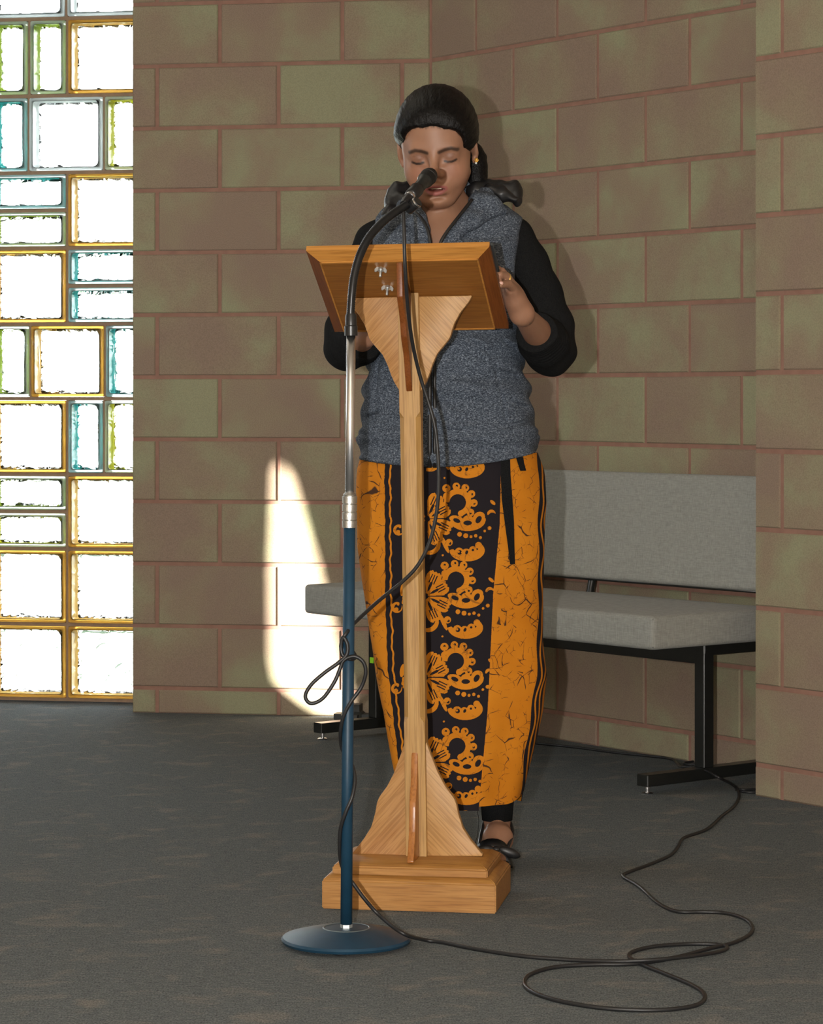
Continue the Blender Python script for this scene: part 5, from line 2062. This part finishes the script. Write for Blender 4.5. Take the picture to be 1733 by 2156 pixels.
# ================================================================== cables
def floor_pts(pix, r, lift=None):
    out = []
    for i, (x, y) in enumerate(pix):
        z = r + (lift[i] if lift and i in lift else 0)
        out.append(G(x, y, z))
    return out


RC_ = 0.0034
up_pix = [(849, 432, 4.70), (849, 447, 4.690), (851, 500, 4.680), (853, 560, 4.683), (858, 640, 4.715), (868, 720, 4.76), (884, 790, 4.79), (903, 850, 4.80), (916, 900, 4.80),
          (922, 960, 4.80), (924, 1020, 4.79), (919, 1080, 4.775), (905, 1140, 4.76), (880, 1190, 4.745), (846, 1226, 4.73), (800, 1263, 4.70), (750, 1308, 4.645), (730, 1332, 4.612),
          # knot round the pole
          (719, 1352, 4.617), (722, 1368, 4.640), (742, 1372, 4.644), (748, 1384, 4.625), (738, 1388, 4.609), (722, 1380, 4.610), (718, 1362, 4.611), (722, 1342, 4.609), (731, 1356, 4.607), (730, 1378, 4.606),
          (712, 1396, 4.602), (684, 1416, 4.598), (655, 1442, 4.596), (643, 1466, 4.596), (655, 1481, 4.596), (680, 1470, 4.596), (704, 1436, 4.598), (716, 1408, 4.602), (724, 1390, 4.605),
          (746, 1382, 4.604), (765, 1394, 4.604), (770, 1418, 4.606), (760, 1448, 4.610), (740, 1476, 4.608), (724, 1506, 4.611), (717, 1540, 4.620), (719, 1572, 4.636), (728, 1592, 4.641),
          (741, 1610, 4.637), (747, 1640, 4.622), (742, 1676, 4.609), (728, 1710, 4.607), (717, 1745, 4.614), (715, 1785, 4.624), (719, 1820, 4.637), (730, 1842, 4.643), (745, 1862, 4.640)]
up_pts = [P(*p) for p in up_pix]
mid = [(768, 1893, 4.64), (800, 1928, 4.64)]
up_pts += [P(*p) for p in mid]
fl_pix = [(850, 1966), (905, 1981), (1000, 1998), (1100, 2013), (1200, 2021), (1300, 2024), (1390, 2020), (1480, 2010), (1523, 2001), (1530, 1993), (1500, 1988), (1440, 1988), (1375, 1993), (1332, 2004), (1326, 2016),
          (1350, 2030), (1400, 2050), (1455, 2073), (1482, 2092), (1478, 2110), (1445, 2121), (1375, 2127), (1275, 2123), (1180, 2108), (1122, 2089), (1104, 2070), (1118, 2051), (1170, 2036), (1250, 2031),
          (1340, 2029), (1420, 2016), (1490, 1998), (1550, 1983), (1583, 1962), (1574, 1938), (1530, 1923), (1480, 1920), (1425, 1919), (1385, 1901), (1347, 1867), (1313, 1846), (1322, 1837), (1370, 1819), (1412, 1800),
          (1428, 1782), (1440, 1764), (1488, 1746), (1520, 1718), (1545, 1698), (1556, 1676), (1546, 1655)]
lift = {0: 0.024, 5: 0.004, 6: 0.007, 7: 0.004, 12: 0.002, 29: 0.0, 30: 0.0}
fl_pts = floor_pts(fl_pix, RC_, lift)
# over the bench's foot bar and away along the wall
ex = [P(1515, 1638, 6.40), P(1492, 1625, 6.455)]
bar = [P(1470, 1618, 6.49), P(1446, 1615, 6.51), P(1432, 1613, 6.56)]
aw = floor_pts([(1424, 1606), (1408, 1597), (1370, 1592), (1300, 1585), (1225, 1575), (1160, 1568), (1110, 1563), (1060, 1559)], RC_)
cable_pts = spline(up_pts + fl_pts + ex + bar + aw, 7)
cable_pts = [Vector((p.x, p.y, max(p.z, RC_ * 0.98))) for p in cable_pts]
cable = tube('microphone_cable', cable_pts, RC_, RUBBER, None, n=9)
tag(cable, 'long black microphone cable knotted round the stand and looping over the carpet', 'cable')

w2 = floor_pts([(1700, 1640), (1640, 1607), (1590, 1604), (1540, 1605), (1500, 1608), (1450, 1609), (1440, 1606), (1460, 1603)], 0.0030)
c2 = tube('power_cord', spline(w2[1:], 6), 0.0030, RUBBER, None, n=8)
tag(c2, 'thin black cord lying against the wall behind the near leg of the bench', 'cable')
w3 = floor_pts([(1548, 1658), (1562, 1663), (1590, 1662), (1640, 1660)], 0.0030) 
w4 = floor_pts([(1640, 1664), (1590, 1668), (1565, 1667), (1550, 1663)], 0.0030)
c3 = tube('loose_cord', spline(w3 + w4, 6), 0.0030, RUBBER, None, n=8)
tag(c3, 'short loop of black cord in front of the near bench foot, running behind the pier', 'cable')
